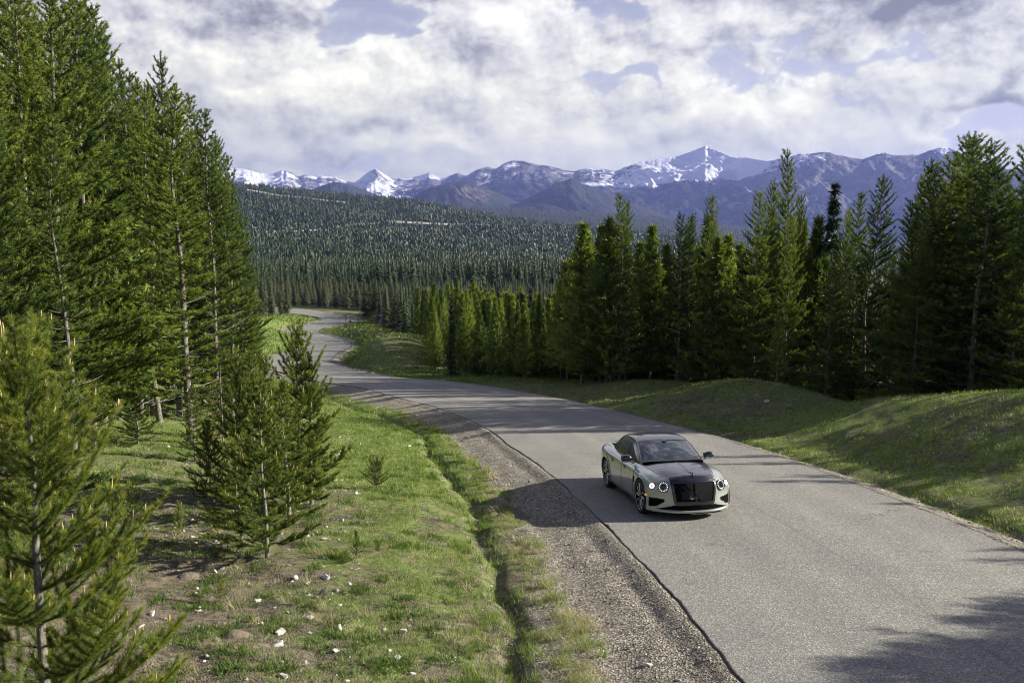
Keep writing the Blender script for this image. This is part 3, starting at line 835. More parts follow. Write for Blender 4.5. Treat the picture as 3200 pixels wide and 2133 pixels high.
def tubes(P, R, k=4):
    """P (n,m,3) polylines, R (n,m) radii -> vertices and quads"""
    n, m = P.shape[:2]
    d = np.zeros_like(P); d[:, 1:-1] = P[:, 2:] - P[:, :-2]; d[:, 0] = P[:, 1] - P[:, 0]; d[:, -1] = P[:, -1] - P[:, -2]
    d = unit(d)
    ref = np.where(np.abs(d[..., 2:3]) > 0.9, np.array([1., 0, 0]), np.array([0., 0, 1]))
    a = unit(np.cross(d, ref)); b = np.cross(d, a)
    th = np.arange(k) * 2 * np.pi / k
    V = P[:, :, None] + R[:, :, None, None] * (a[:, :, None] * np.cos(th)[None, None, :, None] + b[:, :, None] * np.sin(th)[None, None, :, None])
    idx = np.arange(n * m * k).reshape(n, m, k)
    q = np.stack([idx[:, :-1], np.roll(idx[:, :-1], -1, 2), np.roll(idx[:, 1:], -1, 2), idx[:, 1:]], -1).reshape(-1, 4)
    return V.reshape(-1, 3), q


def make_pine(seed, H=13.0, R=1.7, cb=0.12, whorl=0.42, nb=5, seg=0.13, nl=0.105, nw=0.022, npn=24, lat=0.58,
              up0=-3, up1=46, curl=0.20, trunk_r=0.10, power=0.75, dead=0.25, candles=0.0, tonebase=0.42, sides=4, one_side=0.0):
    """returns (wood mesh, crown mesh) of one conifer; real-size needles in bottle-brush shoots"""
    rs = np.random.RandomState(seed)
    hs = []; h = cb * H * 0.6
    while h < H - whorl * 0.6:
        hs.append(h); h += whorl * rs.uniform(0.75, 1.2) * (0.75 + 0.25 * (1 - h / H))
    hs = np.array(hs)
    bh, bl, ba, be = [], [], [], []
    asym = rs.uniform(0, 2 * np.pi)
    for h in hs:
        t = (h - cb * H) / (H - cb * H)
        n = max(3, int(round(rs.normal(nb, 0.7))))
        a0 = rs.uniform(0, 2 * np.pi)
        for j in range(n):
            az = a0 + j * 2 * np.pi / n + rs.normal(0, 0.25)
            if t < 0:
                L = R * rs.uniform(0.3, 0.7) * 0.8
            else:
                L = R * ((1 - t) ** power) * min(1.0, 0.72 + t * 2.2) * rs.uniform(0.68, 1.12) + 0.10 * whorl
            L = (L + 0.06 * R) * (1 + one_side * math.cos(az - asym)) * (1 + 0.16 * math.sin(h * 2.3 + az * 2 + asym))
            bh.append(h + rs.normal(0, 0.03)); bl.append(L); ba.append(az)
            be.append(math.radians(up0 + (up1 - up0) * max(t, 0) ** 1.3 + rs.normal(0, 6)))
    bh, bl, ba, be = map(np.array, (bh, bl, ba, be)); n = len(bh)
    t_b = np.clip((bh - cb * H) / (H - cb * H), -1, 1)
    m = 6
    s = np.linspace(0, 1, m)[None]
    # trunk sway
    sway = rs.normal(0, 0.012 * H, (2, 5)); hk = np.linspace(0, H, 5)
    sway[:, 0] = 0
    def trunk_xy(h): return np.stack([np.interp(h, hk, sway[0]), np.interp(h, hk, sway[1])], -1)
    out = np.stack([np.cos(ba), np.sin(ba)], -1)
    base = np.concatenate([trunk_xy(bh), bh[:, None]], 1)
    hor = bl[:, None] * s * np.cos(be)[:, None] * (1 - 0.08 * s)
    ver = bl[:, None] * (s * np.sin(be)[:, None] + curl * s ** 2.2)
    side = np.stack([-out[:, 1], out[:, 0]], -1)
    wig = rs.normal(0, 0.05, (n, 1)) * bl[:, None] * s ** 2
    P = np.zeros((n, m, 3))
    P[..., :2] = base[:, None, :2] + out[:, None] * hor[..., None] + side[:, None] * wig[..., None]
    P[..., 2] = base[:, 2:3] + ver
    rad = (0.005 + 0.008 * bl[:, None] * trunk_r / 0.11) * (1 - 0.8 * s) + 0.0015
    # trunk
    tk = 14
    th_ = np.linspace(0, H, tk); T = np.concatenate([trunk_xy(th_), th_[:, None]], 1)[None]
    T[0, 0, 2] = -0.4
    tr = (trunk_r * (1 - th_ / H) ** 0.9 + 0.006)[None]; tr[0, 0] *= 1.25
    tv, tq = tubes(T, tr, 8 if trunk_r > 0.03 else 6)
    isdead = (t_b < 0) | ((rs.rand(n) < dead) & (t_b < 0.35))
    bv, bq = tubes(P, rad, sides)
    bmat = np.repeat(np.where(isdead, 1, 2), (m - 1) * sides)
    V = [tv, bv]; Qs = [tq, bq + len(tv)]; mi = [np.zeros(len(tq), int), bmat]
    off = len(tv) + len(bv)
    # laterals
    live = np.where(~isdead)[0]
    LP, LD, LL, LT = [], [], [], []     # shoot origin, direction, length, tipness
    latP = []
    def along(i, q):
        x = q * (m - 1); k = min(int(x), m - 2); f = x - k
        p = P[i, k] * (1 - f) + P[i, k + 1] * f
        return p, unit(P[i, k + 1] - P[i, k])
    for i in live:
        L = bl[i]
        inner = max(0.0, 0.12 if L > 0.6 else 0.0) if H > 6 else 0.02
        ns = max(1, int(L * (1 - inner) / seg))
        for q in np.linspace(inner, 1 - 0.3 / max(ns, 1), ns):
            p, d = along(i, q)
            LP.append(p); LD.append(d); LL.append(seg * 1.15); LT.append(q)
        nlat = int(L * 0.85 / (seg * 0.85))
        for k in range(nlat):
            q = 0.15 + 0.8 * (k + rs.rand()) / max(nlat, 1)
            p, d = along(i, q)
            sg = 1 if k % 2 else -1
            sd = np.array([-d[1], d[0], 0.0]) * sg
            sd = sd / (np.linalg.norm(sd) + 1e-6)
            dl = unit(d * 0.75 + sd * rs.uniform(0.5, 0.95) + np.array([0, 0, rs.uniform(-0.05, 0.45)]))
            ll = lat * L * (1 - q * 0.75) * rs.uniform(0.6, 1.15)
            if ll < seg * 0.7: ll = seg * 0.7
            k2 = max(1, int(ll / seg))
            pts = [p]
            cur = p.copy(); dd = dl.copy()
            for z in range(k2):
                LP.append(cur.copy()); LD.append(dd.copy()); LL.append(seg * 1.1); LT.append(max(q, (z + 1) / k2))
                cur = cur + dd * seg; dd = unit(dd + np.array([0, 0, 0.12]))
            latP.append(np.stack([p, (p + cur) / 2 - np.array([0, 0, 0.02]) * k2 * seg, cur]))
    # leader shoots
    for z in np.arange(H - whorl * 1.3, H, seg):
        xy = trunk_xy(np.array([z]))[0]
        LP.append(np.array([xy[0], xy[1], z])); LD.append(np.array([0, 0, 1.0])); LL.append(seg); LT.append(0.8)
    LP, LD, LL, LT = np.array(LP), unit(np.array(LD)), np.array(LL), np.array(LT)
    if latP:
        lp = np.stack(latP); lr = np.tile(np.array([[0.0065, 0.004, 0.0025]]), (len(lp), 1)) * (1 if H > 6 else 0.7)
        lv, lq = tubes(lp, lr, 3)
        V.append(lv); Qs.append(lq + off); mi.append(np.full(len(lq), 2)); off += len(lv)
    wood = nmesh('wood', np.vstack(V), Q=np.vstack(Qs), mats=[M_YBARK if H < 6 else M_BARK, M_DEAD, M_BOUGH], midx=np.concatenate(mi), smooth=True)
    # needles
    S = len(LP); K = npn
    u = rs.rand(S, K)
    phi = np.radians(rs.uniform(22, 62, (S, K)))
    th = rs.uniform(0, 2 * np.pi, (S, K))
    ref = np.where(np.abs(LD[:, 2:3]) > 0.9, np.array([1., 0, 0]), np.array([0., 0, 1]))
    a = unit(np.cross(LD, ref)); b = np.cross(LD, a)
    radial = a[:, None] * np.cos(th)[..., None] + b[:, None] * np.sin(th)[..., None]
    dirn = LD[:, None] * np.cos(phi)[..., None] + radial * np.sin(phi)[..., None]
    dirn[..., 2] += 0.10
    dirn = unit(dirn)
    o = LP[:, None] + LD[:, None] * (u * LL[:, None])[..., None]
    ln = nl * rs.uniform(0.7, 1.2, (S, K))
    sd = unit(np.cross(dirn, unit(rs.normal(0, 1, (S, K, 3))))) * (nw * rs.uniform(0.7, 1.2, (S, K)))[..., None] * 0.5
    tri = np.stack([o - sd, o + sd, o + dirn * ln[..., None]], 2).reshape(-1, 3)
    tone = tonebase + rs.normal(0, 0.13, (S, 1)) + 0.30 * sstep(0.72, 1.0, LT)[:, None] + rs.normal(0, 0.06, (S, K))
    tone = np.repeat(tone.reshape(-1), 3)
    nt = len(tri) // 3
    VV = [tri]; TT = [np.arange(nt * 3).reshape(-1, 3)]; mi = [np.zeros(nt, int)]
    if candles > 0:
        tipi = np.where((LT > 0.80) & (rs.rand(S) < candles))[0]
        base = LP[tipi] + LD[tipi] * LL[tipi][:, None] * 0.9
        cl = rs.uniform(0.05, 0.12, len(tipi)) * (0.8 + 0.5 * (base[:, 2] / H))
        dd = unit(LD[tipi] * 0.35 + np.array([0, 0, 1.0]))
        cp = np.stack([base, base + dd * cl[:, None] * 0.5, base + dd * cl[:, None]], 1)
        rr = np.tile(np.array([[0.006, 0.009, 0.003]]), (len(tipi), 1)) * rs.uniform(0.8, 1.3, (len(tipi), 1))
        cv, cq = tubes(cp, rr, 5)
        ct = np.concatenate([cq[:, [0, 1, 2]], cq[:, [0, 2, 3]]])
        VV.append(cv); TT.append(ct + nt * 3); mi.append(np.ones(len(ct), int)); tone = np.concatenate([tone, np.full(len(cv), 0.5)])
    crown = nmesh('crown', np.vstack(VV), T=np.vstack(TT), mats=[M_NEEDLE if H > 6 else M_YOUNG, M_CANDLE], midx=np.concatenate(mi), attrs={'tone': tone})
    return wood, crown


def make_mid(seed, H, R, cb=0.1, layers=26, nb=7, blade=0.5, mat=None, tonebase=0.42, drop=0.0, width=0.22, power=0.8, sub=5):
    """conifer as seen from 60 m or more: sprays of foliage on each bough"""
    rs = np.random.RandomState(seed)
    O, D, T_ = [], [], []
    for k in range(layers):
        t = (k + rs.rand()) / layers
        h = H * (cb + (1 - cb) * t)
        r = (R * 1.25 * (1 - t) ** (power + 0.25) + 0.08) * min(1, 0.7 + 2 * t)
        n = max(3, int(nb * (0.5 + 0.7 * (1 - t))))
        a0 = rs.rand() * 6.28
        for j in range(n):
            az = a0 + j * 6.283 / n + rs.normal(0, 0.3)
            rr = r * rs.uniform(0.6, 1.15)
            el = -drop + math.radians(0 + 38 * t) + rs.normal(0, 0.12)
            d = np.array([math.cos(az) * math.cos(el), math.sin(az) * math.cos(el), math.sin(el)])
            tb = rs.normal(0, 0.12)
            for q in range(sub):
                s = (q + 0.6 + rs.rand() * 0.6) / (sub + 0.2)
                O.append(np.array([0, 0, h]) + d * rr * s + np.array([0, 0, 0.2 * rr * s * s]) + rs.normal(0, 0.05, 3) * blade)
                dd = unit(d * 0.8 + rs.normal(0, 0.55, 3) + np.array([0, 0, 0.35 - drop]))
                D.append(dd); T_.append(tonebase + tb + 0.22 * (s > 0.8) + rs.normal(0, 0.06))
    for q in range(6):
        O.append(np.array([0, 0, H * (0.94 + 0.008 * q)])); D.append(unit(np.array([rs.normal(0, .25), rs.normal(0, .25), 1.0]))); T_.append(tonebase + 0.3)
    O = np.array(O); D = np.array(D); T_ = np.array(T_); n = len(O)
    k = 4
    O = np.repeat(O, k, 0); D = unit(np.repeat(D, k, 0) + rs.normal(0, 0.42, (n * k, 3))); T_ = np.repeat(T_, k) + rs.normal(0, 0.05, n * k)
    O = O + rs.normal(0, 0.10, O.shape) * blade
    ln = blade * rs.uniform(0.55, 1.1, (n * k, 1))
    sd = unit(np.cross(D, rs.normal(0, 1, (n * k, 3)))) * width * blade * 0.5
    tri = np.stack([O - sd, O + sd, O + D * ln], 1).reshape(-1, 3)
    crown = nmesh('crown', tri, T=np.arange(len(tri)).reshape(-1, 3), mats=[mat or M_NEEDLE], attrs={'tone': np.repeat(T_, 3)})
    th_ = np.linspace(-0.5, H, 6)
    tv, tq = tubes(np.stack([0 * th_, 0 * th_, th_], 1)[None], (0.014 * H * (1 - np.clip(th_, 0, H) / H) + 0.02)[None] * 0.8, 5)
    return nmesh('wood', tv, Q=tq, mats=[M_BARK], smooth=True), crown


def add_tree(name, meshes, x, y, s=1.0, rz=0.0, sz=None, label=None, cat='pine tree', group=None, z=None, lean=(0, 0), sink=0.05):
    z = ground_at(x, y) if z is None else z
    e = empty(name, (x, y, z - sink), rz)
    e.rotation_euler = (lean[0], lean[1], rz)
    e.scale = (s, s, sz or s)
    tag(e, label, cat, group)
    obj('trunk', meshes[0], e); obj('crown', meshes[1], e)
    return e


random.seed(11)
NEAR = [make_pine(100 + i, H=13, R=r, cb=cb, whorl=0.43, nb=5, dead=dd, power=pw, one_side=0.18) for i, (r, cb, dd, pw) in enumerate(
    [(1.9, 0.08, 0.28, 0.70), (2.3, 0.05, 0.12, 0.74), (1.6, 0.12, 0.32, 0.64), (2.6, 0.06, 0.15, 0.82), (1.5, 0.16, 0.4, 0.7)])]
NEAR_H = 13.0
YOUNG = [make_pine(200 + i, H=3.8, R=r, cb=0.04, whorl=0.30, nb=5, seg=0.085, nl=0.075, nw=0.0095, npn=54, up0=-4, up1=58, trunk_r=0.04,
                   curl=0.35, lat=0.5, dead=0.0, candles=0.12, power=0.72, tonebase=0.45, one_side=0.12) for i, r in enumerate((1.0, 0.75, 1.25))]
HERO = make_pine(301, H=5.2, R=1.75, cb=0.02, whorl=0.36, nb=5, seg=0.10, nl=0.080, nw=0.0055, npn=105, up0=6, up1=62, trunk_r=0.062,
                 curl=0.38, lat=0.52, dead=0.06, candles=0.16, power=0.55, tonebase=0.36)
SAPL = [make_pine(400 + i, H=1.0, R=r, cb=0.03, whorl=0.13, nb=5, seg=0.05, nl=0.045, nw=0.006, npn=30, up0=18, up1=60, trunk_r=0.012, curl=0.3, lat=0.45,
                  dead=0, candles=0.08, power=0.6, tonebase=0.36) for i, r in enumerate((0.28, 0.48))]
MID = [make_mid(500 + i, 13, r * 1.6, cb=cb, layers=40, nb=8, blade=0.55, sub=7, width=0.24, power=pw, tonebase=0.58) for i, (r, cb, pw) in enumerate(
    [(1.5, 0.08, 0.75), (1.9, 0.05, 0.8), (1.25, 0.12, 0.65), (1.7, 0.15, 0.7)])]
SPRUCE = make_mid(520, 13, 2.1, cb=0.05, layers=44, nb=9, blade=0.42, mat=M_SPRUCE, tonebase=0.30, drop=0.55, power=0.95, sub=5)
ALLV = {'N': NEAR, 'M': MID, 'Y': YOUNG, 'S': SAPL}
VH = {'N': 13.0, 'M': 13.0, 'Y': 3.8, 'S': 1.0}

# measured trees: kind, variant, trunk column, base row (None: distance given), top row, distance, width factor, label
LEFT = [
    ('N', 2, 565, 1385, 262, None, 1.3, 'tall pine with pale bare lower trunk right behind the young pines'),
    ('N', 2, 527, None, 163, 36, 1.0, 'slim pine whose sharp lit spire rises above its neighbours in the left stand'),
    ('N', 0, 330, 1310, 20, None, 1.1, 'very tall broad dark pine with a near black trunk in the left stand'),
    ('N', 0, 655, None, 342, 36, 1.0, 'narrow pine with a separate spire, second from the road end of the left stand'),
    ('N', 1, 705, None, 439, 38, 0.9, 'bushy pine with long upswept boughs near the road end of the left stand'),
    ('N', 1, 742, None, 480, 41, 0.78, 'lowest pine at the road end of the left stand, boughs over the verge'),
    ('N', 2, 470, None, 270, 33, 1.0, None), ('N', 4, 444, None, 250, 35, 1.0, None), ('N', 0, 405, None, 184, 34, 1.0, None),
    ('N', 1, 360, None, 77, 35, 1.0, None), ('N', 3, 240, None, -90, 29, 1.1, 'huge dark pine rising out of the photo above the slim pale stemmed one'),
    ('N', 1, 150, None, -200, 26, 1.15, None), ('N', 3, 55, None, -170, 25, 1.1, None), ('N', 0, -50, None, -100, 24, 1.1, None),
    ('N', 4, 188, 1430, 380, None, 0.85, 'slim young pine with a straight pale stem in front of the huge dark pines'),
    ('N', 2, 300, None, 5, 37, 1.0, None), ('N', 0, 612, None, 300, 42, 1.0, None), ('N', 4, 575, None, 285, 40, 1.0, None),
    ('N', 2, 100, None, -40, 33, 1.0, None), ('N', 4, 20, None, -60, 31, 1.0, None),
    ('N', 1, -75, None, 330, 15.5, 0.9, 'yellow green pine cut by the left edge, its boughs close to the camera'),
    ('N', 0, 210, None, 20, 41, 1.0, None), ('N', 3, 500, None, 260, 42, 1.0, None), ('N', 1, 670, None, 420, 46, 0.8, None),
    ('N', 2, 630, None, 390, 48, 0.9, None), ('N', 0, 420, None, 230, 44, 1.0, None), ('N', 3, 130, None, 40, 45, 1.0, None),
    ('N', 4, 270, None, 60, 46, 1.0, None), ('N', 2, 340, None, 120, 48, 1.0, None), ('N', 0, 60, None, 0, 42, 1.0, None), ('N', 1, -30, None, -60, 38, 1.0, None),
]
RIGHT = [
    ('M', 0, 1823, 0, 699, 60, 1.0, 'pine with a ragged top at the left end of the stand behind the bank'),
    ('M', 2, 1879, 0, 707, 62, 0.9, None), ('N', 0, 1940, 0, 606, 58, 1.0, 'tallest pine of the first clump behind the bank, twin tipped'),
    ('N', 2, 1958, 0, 622, 59, 0.9, None), ('M', 1, 1900, 0, 690, 58, 0.95, None), ('M', 2, 2035, 0, 707, 60, 0.85, 'slim pine alone between the twin tipped clump and the next spires'),
    ('M', 0, 2079, 0, 765, 62, 0.8, None), ('N', 2, 2120, 0, 661, 57, 0.9, 'first of three narrow spires above the middle of the far grassy bank'), ('N', 4, 2160, 0, 669, 58, 0.95, None),
    ('M', 2, 2209, 0, 678, 62, 0.8, None), ('M', 1, 2239, 0, 749, 55, 0.9, None), ('M', 2, 2271, 0, 736, 62, 0.8, None), ('M', 0, 2306, 0, 765, 64, 0.8, None),
    ('N', 1, 2370, 0, 592, 52, 1.0, 'bright green pine in full sun behind the sapling on the bank'), ('N', 2, 2404, 0, 650, 54, 0.95, None),
    ('N', 0, 2465, 0, 666, 52, 0.95, None), ('M', 3, 2495, 0, 700, 56, 0.9, None), ('M', 1, 2550, 0, 694, 54, 0.9, None),
    ('P', 0, 2596, 0, 578, 54, 0.9, 'narrow dark blue green spruce with drooping boughs among the pines'),
    ('N', 3, 2634, 0, 646, 49, 0.75, None), ('N', 0, 2671, 0, 602, 48, 0.95, None), ('N', 1, 2724, 0, 548, 46, 1.0, 'tall open pine with clear stem just left of the two giants'),
    ('N', 3, 2912, 0, 497, 44, 1.25, None), ('N', 1, 2975, 0, 418, 43, 1.45, 'giant pine, tallest of the stand behind the right bank, with a thin second leader'), ('N', 3, 3022, 0, 416, 43.5, 1.35, 'full crowned giant pine beside the one with the thin leader'),
    ('N', 4, 2883, 0, 535, 45, 1.0, None), ('N', 2, 2835, 0, 625, 42, 1.0, None), ('N', 0, 3060, 0, 509, 42, 1.0, None), ('N', 1, 3105, 0, 660, 40, 0.95, None),
    ('N', 4, 3184, 0, 570, 36, 0.75, 'thin pine with an open top at the right edge of the photo'), ('N', 3, 3230, 0, 600, 36, 1.0, None), ('N', 0, 2780, 0, 800, 47, 0.9, None),
    ('M', 1, 2430, 0, 740, 60, 0.9, None), ('M', 3, 2325, 0, 800, 56, 0.9, None), ('M', 0, 2180, 0, 770, 66, 0.9, None), ('M', 2, 2000, 0, 760, 66, 0.9, None),
    ('M', 3, 1775, 0, 860, 64, 0.9, None), ('M', 1, 1850, 0, 770, 66, 0.9, None), ('N', 1, 2590, 0, 780, 46, 0.85, None), ('M', 3, 3140, 0, 640, 52, 1.1, None),
    ('N', 3, 2945, 0, 640, 41, 0.9, None), ('N', 0, 2870, 0, 700, 40, 0.8, None), ('N', 2, 3010, 0, 640, 40, 1.0, None),
]
PLACED = []
N_PINES = 0


def put_measured(rec, group, default):
    global N_PINES
    kind, var, u, vb, vt, Y, wf, label = rec
    if vb and Y is None:
        x, y = hit_ground(u, vb)
    else:
        y = Y; x = (u - 1600) / 2900 * y
        # the column is read at crown height, where depth differs little
    d = ray(u, (vt + 1150) / 2); x = y * d[0] / d[1]
    z = ground_at(x, y)
    ztop = px_z(vt, y)
    h = ztop - z
    mesh = SPRUCE if kind == 'P' else ALLV[kind][var]
    H = 13.0 if kind == 'P' else VH[kind]
    sz = h / H
    sxy = (0.55 + 0.45 * sz) * wf if kind in 'NMP' else sz * wf
    add_tree('spruce_tree' if kind == 'P' else 'pine_tree', mesh, x, y, sxy, random.uniform(0, 6.28), sz, label or default,
             'spruce tree' if kind == 'P' else 'pine tree', group, z)
    PLACED.append((x, y)); N_PINES += 1


for r_ in LEFT: put_measured(r_, 'tall pines of the left stand', 'tall green pine packed among others in the stand left of the road')
for r_ in RIGHT: put_measured(r_, 'tall pines behind the right bank', 'tall pine in the dark row behind the grassy bank right of the road')

rs_ = np.random.RandomState(44)
for k_ in range(30):
    y_ = rs_.uniform(27, 44); u_ = rs_.uniform(-250, np.interp(y_, [27, 34, 44], [230, 400, 600])); x_ = (u_ - 1600) / 2900 * y_
    if min((x_ - a) ** 2 + (y_ - b) ** 2 for a, b in PLACED) < 1.2: continue
    s_ = rs_.uniform(0.35, 0.85)
    add_tree('pine_tree', MID[k_ % 4] if k_ % 3 else NEAR[k_ % 5], x_, y_, s_ * 1.15, rs_.uniform(0, 6), s_, 'tall green pine packed among others in the stand left of the road', 'pine tree', 'tall pines of the left stand')
    PLACED.append((x_, y_)); N_PINES += 1

# trees beyond the frame on the right whose shadows cross the road and the bank: (shadow tip x, y, tree x, variant, width)
TIPS = [(3.4, 10.5, 19.0, 3, 1.2), (4.2, 11.3, 21.5, 1, 1.3), (5.6, 12.2, 19.0, 3, 1.0), (3.6, 9.4, 17.0, 1, 1.2), (3.2, 8.4, 18.0, 3, 1.2), (3.4, 9.9, 24.0, 3, 1.2), (6.2, 12.7, 23.0, 1, 0.9),
        (7.6, 15.6, 24.0, 2, 0.8), (8.4, 16.5, 27.0, 4, 0.8), (8.0, 20.7, 25.0, 2, 0.8), (6.2, 23.5, 25.5, 4, 0.9), (6.9, 24.3, 30.0, 2, 0.9),
        (5.1, 26.3, 23.0, 2, 0.7), (5.0, 27.7, 27.5, 4, 0.8), (9.2, 18.4, 31.0, 0, 0.9), (10.5, 22.0, 33.0, 1, 1.0), (9.0, 29.5, 25.0, 1, 1.0), (8.2, 31.5, 29.0, 0, 0.9),
        (-4.5, 35.6, 19.0, 1, 1.0), (-5.5, 37.0, 20.5, 3, 1.0), (-6.4, 38.3, 19.0, 3, 1.0), (-5.0, 39.3, 22.5, 1, 1.0), (-1.8, 34.3, 22.0, 0, 0.8), (-4, 36.3, 25, 3, 1.0), (-4.6, 38.8, 26, 3, 1.0),
        (-4.5, 44.6, 20.5, 4, 0.7), (-2.0, 46.4, 22.0, 2, 0.7), (-9.0, 51.5, 17.0, 1, 0.7), (-12.5, 53.0, 15.5, 3, 0.8), (-15.0, 54.5, 17.0, 0, 1.0), (-14.0, 56.5, 13.0, 1, 0.9), (-13, 58.5, 11.5, 3, 0.8), (-11, 60.5, 9.5, 1, 0.8),
        (13, 15.5, 36, 3, 1.0), (12, 33.5, 36, 3, 1.0), (14, 24.5, 40, 0, 1.0)]
for (tx, ty, X_, v_, wf_) in TIPS:
    L_ = (X_ - tx) / math.sin(math.radians(SUN_AZ)); Y_ = ty + L_ * math.cos(math.radians(SUN_AZ))
    zt_ = ground_at(tx, ty) + L_ * math.tan(math.radians(SUN_EL)); zb_ = ground_at(X_, Y_)
    s_ = (zt_ - zb_) / 13.0
    add_tree('pine_tree', NEAR[v_], X_, Y_, (0.45 + 0.5 * s_) * wf_ * (1.5 if 33 < ty < 41 or ty < 13 else 1.0), X_ * 1.7, s_, 'tall pine in the dark row behind the grassy bank right of the road', 'pine tree', 'tall pines behind the right bank', zb_)
    PLACED.append((X_, Y_)); N_PINES += 1

# young pines on the near slope
YP = [(2, 835, 1755, 1188, 1.0, 'young pine with orange tipped leader, nearest of the slope clump'),
      (2, 938, 1590, 1022, 0.95, 'tallest young pine of the slope clump, its tip against the far bend of the road'),
      (1, 850, 1560, 1108, 1.0, 'young pine with a thin pale stem just left of the tallest in the clump'),
      (1, 801, 1530, 1091, 1.0, 'slim young pine in the middle of the slope clump'),
      (0, 758, 1570, 1083, 0.8, 'thin stemmed young pine with gaps between its whorls, behind the clump'),
      (0, 752, 1715, 1351, 1.25, 'squat dark young pine at the shady left foot of the clump'),
      (2, 660, 1570, 1310, 1.0, 'small young pine at the left end of the slope clump'),
      (1, 974, 1590, 1098, 1.0, 'young pine leaning out at the right of the slope clump'),
      (1, 905, 1640, 1180, 1.3, 'young pine hidden low in the slope clump beside the road end'),
      (1, 610, 1440, 1200, 1.1, 'bushy young pine at the foot of the pale trunked tall pine'),
      (2, 300, 1400, 1180, 1.3, 'low young pine in the shade under the huge dark pines'), (0, 430, 1390, 1190, 1.4, 'young pine filling the gap under the left stand'),
      (0, 690, 1380, 1180, 1.2, 'young pine between the pale trunk and the dead sapling'),
      (1, 819, 1330, 1088, 0.9, 'little pine alone on the green verge behind the clump')]
for (var, u, vb, vt, wf, lab) in YP:
    x, y = hit_ground(u, vb)
    z = ground_at(x, y); h = px_z(vt, y) - z; s = h / 3.8
    add_tree('young_pine', YOUNG[var], x, y, s * wf, random.uniform(0, 6.28), s, lab, 'young pine', 'young pines on the near slope', z)
# the near pine in the corner
x0, y0 = -4.62, 8.7
z0 = ground_at(x0, y0); hh = px_z(1052, y0) - z0
add_tree('young_pine', HERO, x0, y0, hh / 5.2 * 1.06, 2.2, hh / 5.2, 'large young pine closest to the camera, lower left, yellow buds on its shoots', 'young pine', 'young pines on the near slope', z0)
x0, y0 = -6.9, 9.2
add_tree('young_pine', HERO, x0, y0, 0.78, 0.4, 0.72, 'dark stemmed young pine cut by the left edge', 'young pine', 'young pines on the near slope')
SP = [(1, 1178, 1528, 1428, 1.1, 'low bushy pine seedling alone in the grass between the clump and the ditch'), (0, 563, 1668, 1568, 0.9, 'tiny pine seedling with a bare stem among white stones'),
      (0, 1115, 1762, 1655, 0.8, 'thin pine seedling standing on the slope below the bushy one'), (1, 1080, 1775, 1715, 1.1, 'dwarf pine seedling at the foot of the thin one'),
      (1, 1180, 1745, 1690, 1.0, 'spreading dark seedling right of the thin one'), (0, 412, 1620, 1500, 0.9, 'slender seedling left of the clump in the stony grass'),
      (0, 690, 1860, 1790, 1.0, 'small grassy looking seedling below the clump'), (1, 2500, 1220, 1105, 0.9, 'bluish pine sapling on top of the bank right of the road'),
      (1, 300, 1420, 1330, 1.0, 'seedling at the shaded edge of the left stand'), (1, 1095, 1012, 999, 1.0, 'tiny conifer on the verge by the side turning')]
for (var, u, vb, vt, wf, lab) in SP:
    if u == 2500: x, y = 11.9, 45.5; x = y * 0.290
    else: x, y = hit_ground(u, vb)
    z = ground_at(x, y); h = max(px_z(vt, y) - z, 0.25)
    if u == 2500: h = 3.6
    m_ = (YOUNG[1] if u == 2500 else SAPL[var]); H_ = 3.8 if u == 2500 else 1.0
    add_tree('pine_seedling' if u != 2500 else 'young_pine', m_, x, y, h / H_ * wf, random.uniform(0, 6), h / H_, lab, 'seedling' if u != 2500 else 'young pine', 'pine seedlings' if u != 2500 else None, z, sink=0.02)
# rust coloured dead sapling
dw, dc = make_pine(450, H=2.3, R=0.5, cb=0.1, whorl=0.3, nb=3, seg=0.1, nl=0.05, nw=0.006, npn=9, up0=-10, up1=30, trunk_r=0.018, curl=-0.1, lat=0.2, dead=0.1, power=0.5)
dc.materials[0] = M_RUST
x, y = hit_ground(698, 1410); z = ground_at(x, y); h = px_z(1142, y) - z
add_tree('dead_sapling', (dw, dc), x, y, h / 2.3, 1.0, h / 2.3, 'dead sapling with rust brown needles left of the slope clump', 'dead tree', None, z)


# wood in the middle distance: single trees as far as about 300, the rest one mass
def far_variant(seed, layers, nb, R, droop, H=1.0):
    rs = np.random.RandomState(seed); V = []; T = []
    for k in range(layers):
        t = k / layers
        h = H * (0.06 + 0.92 * t); r = R * (1 - t) ** 0.8 * rs.uniform(0.85, 1.12) * min(1, .75 + 2 * t)
        a0 = rs.rand() * 6.28; n = max(3, int(nb * (1 - 0.35 * t)))
        for j in range(n):
            a = a0 + j * 6.283 / n + rs.normal(0, 0.2); w = 5.2 / n * rs.uniform(0.6, 1.0)
            rr = r * rs.uniform(0.55, 1.2)
            dz = rs.uniform(-0.6, 1) * H * 0.02
            V += [(0, 0, h + 1.25 * H / layers + dz), (rr * math.cos(a - w / 2), rr * math.sin(a - w / 2), h - droop * rr + dz), (rr * math.cos(a + w / 2), rr * math.sin(a + w / 2), h - droop * rr * rs.uniform(0.2, 1.4) + dz)]
    return np.array(V)


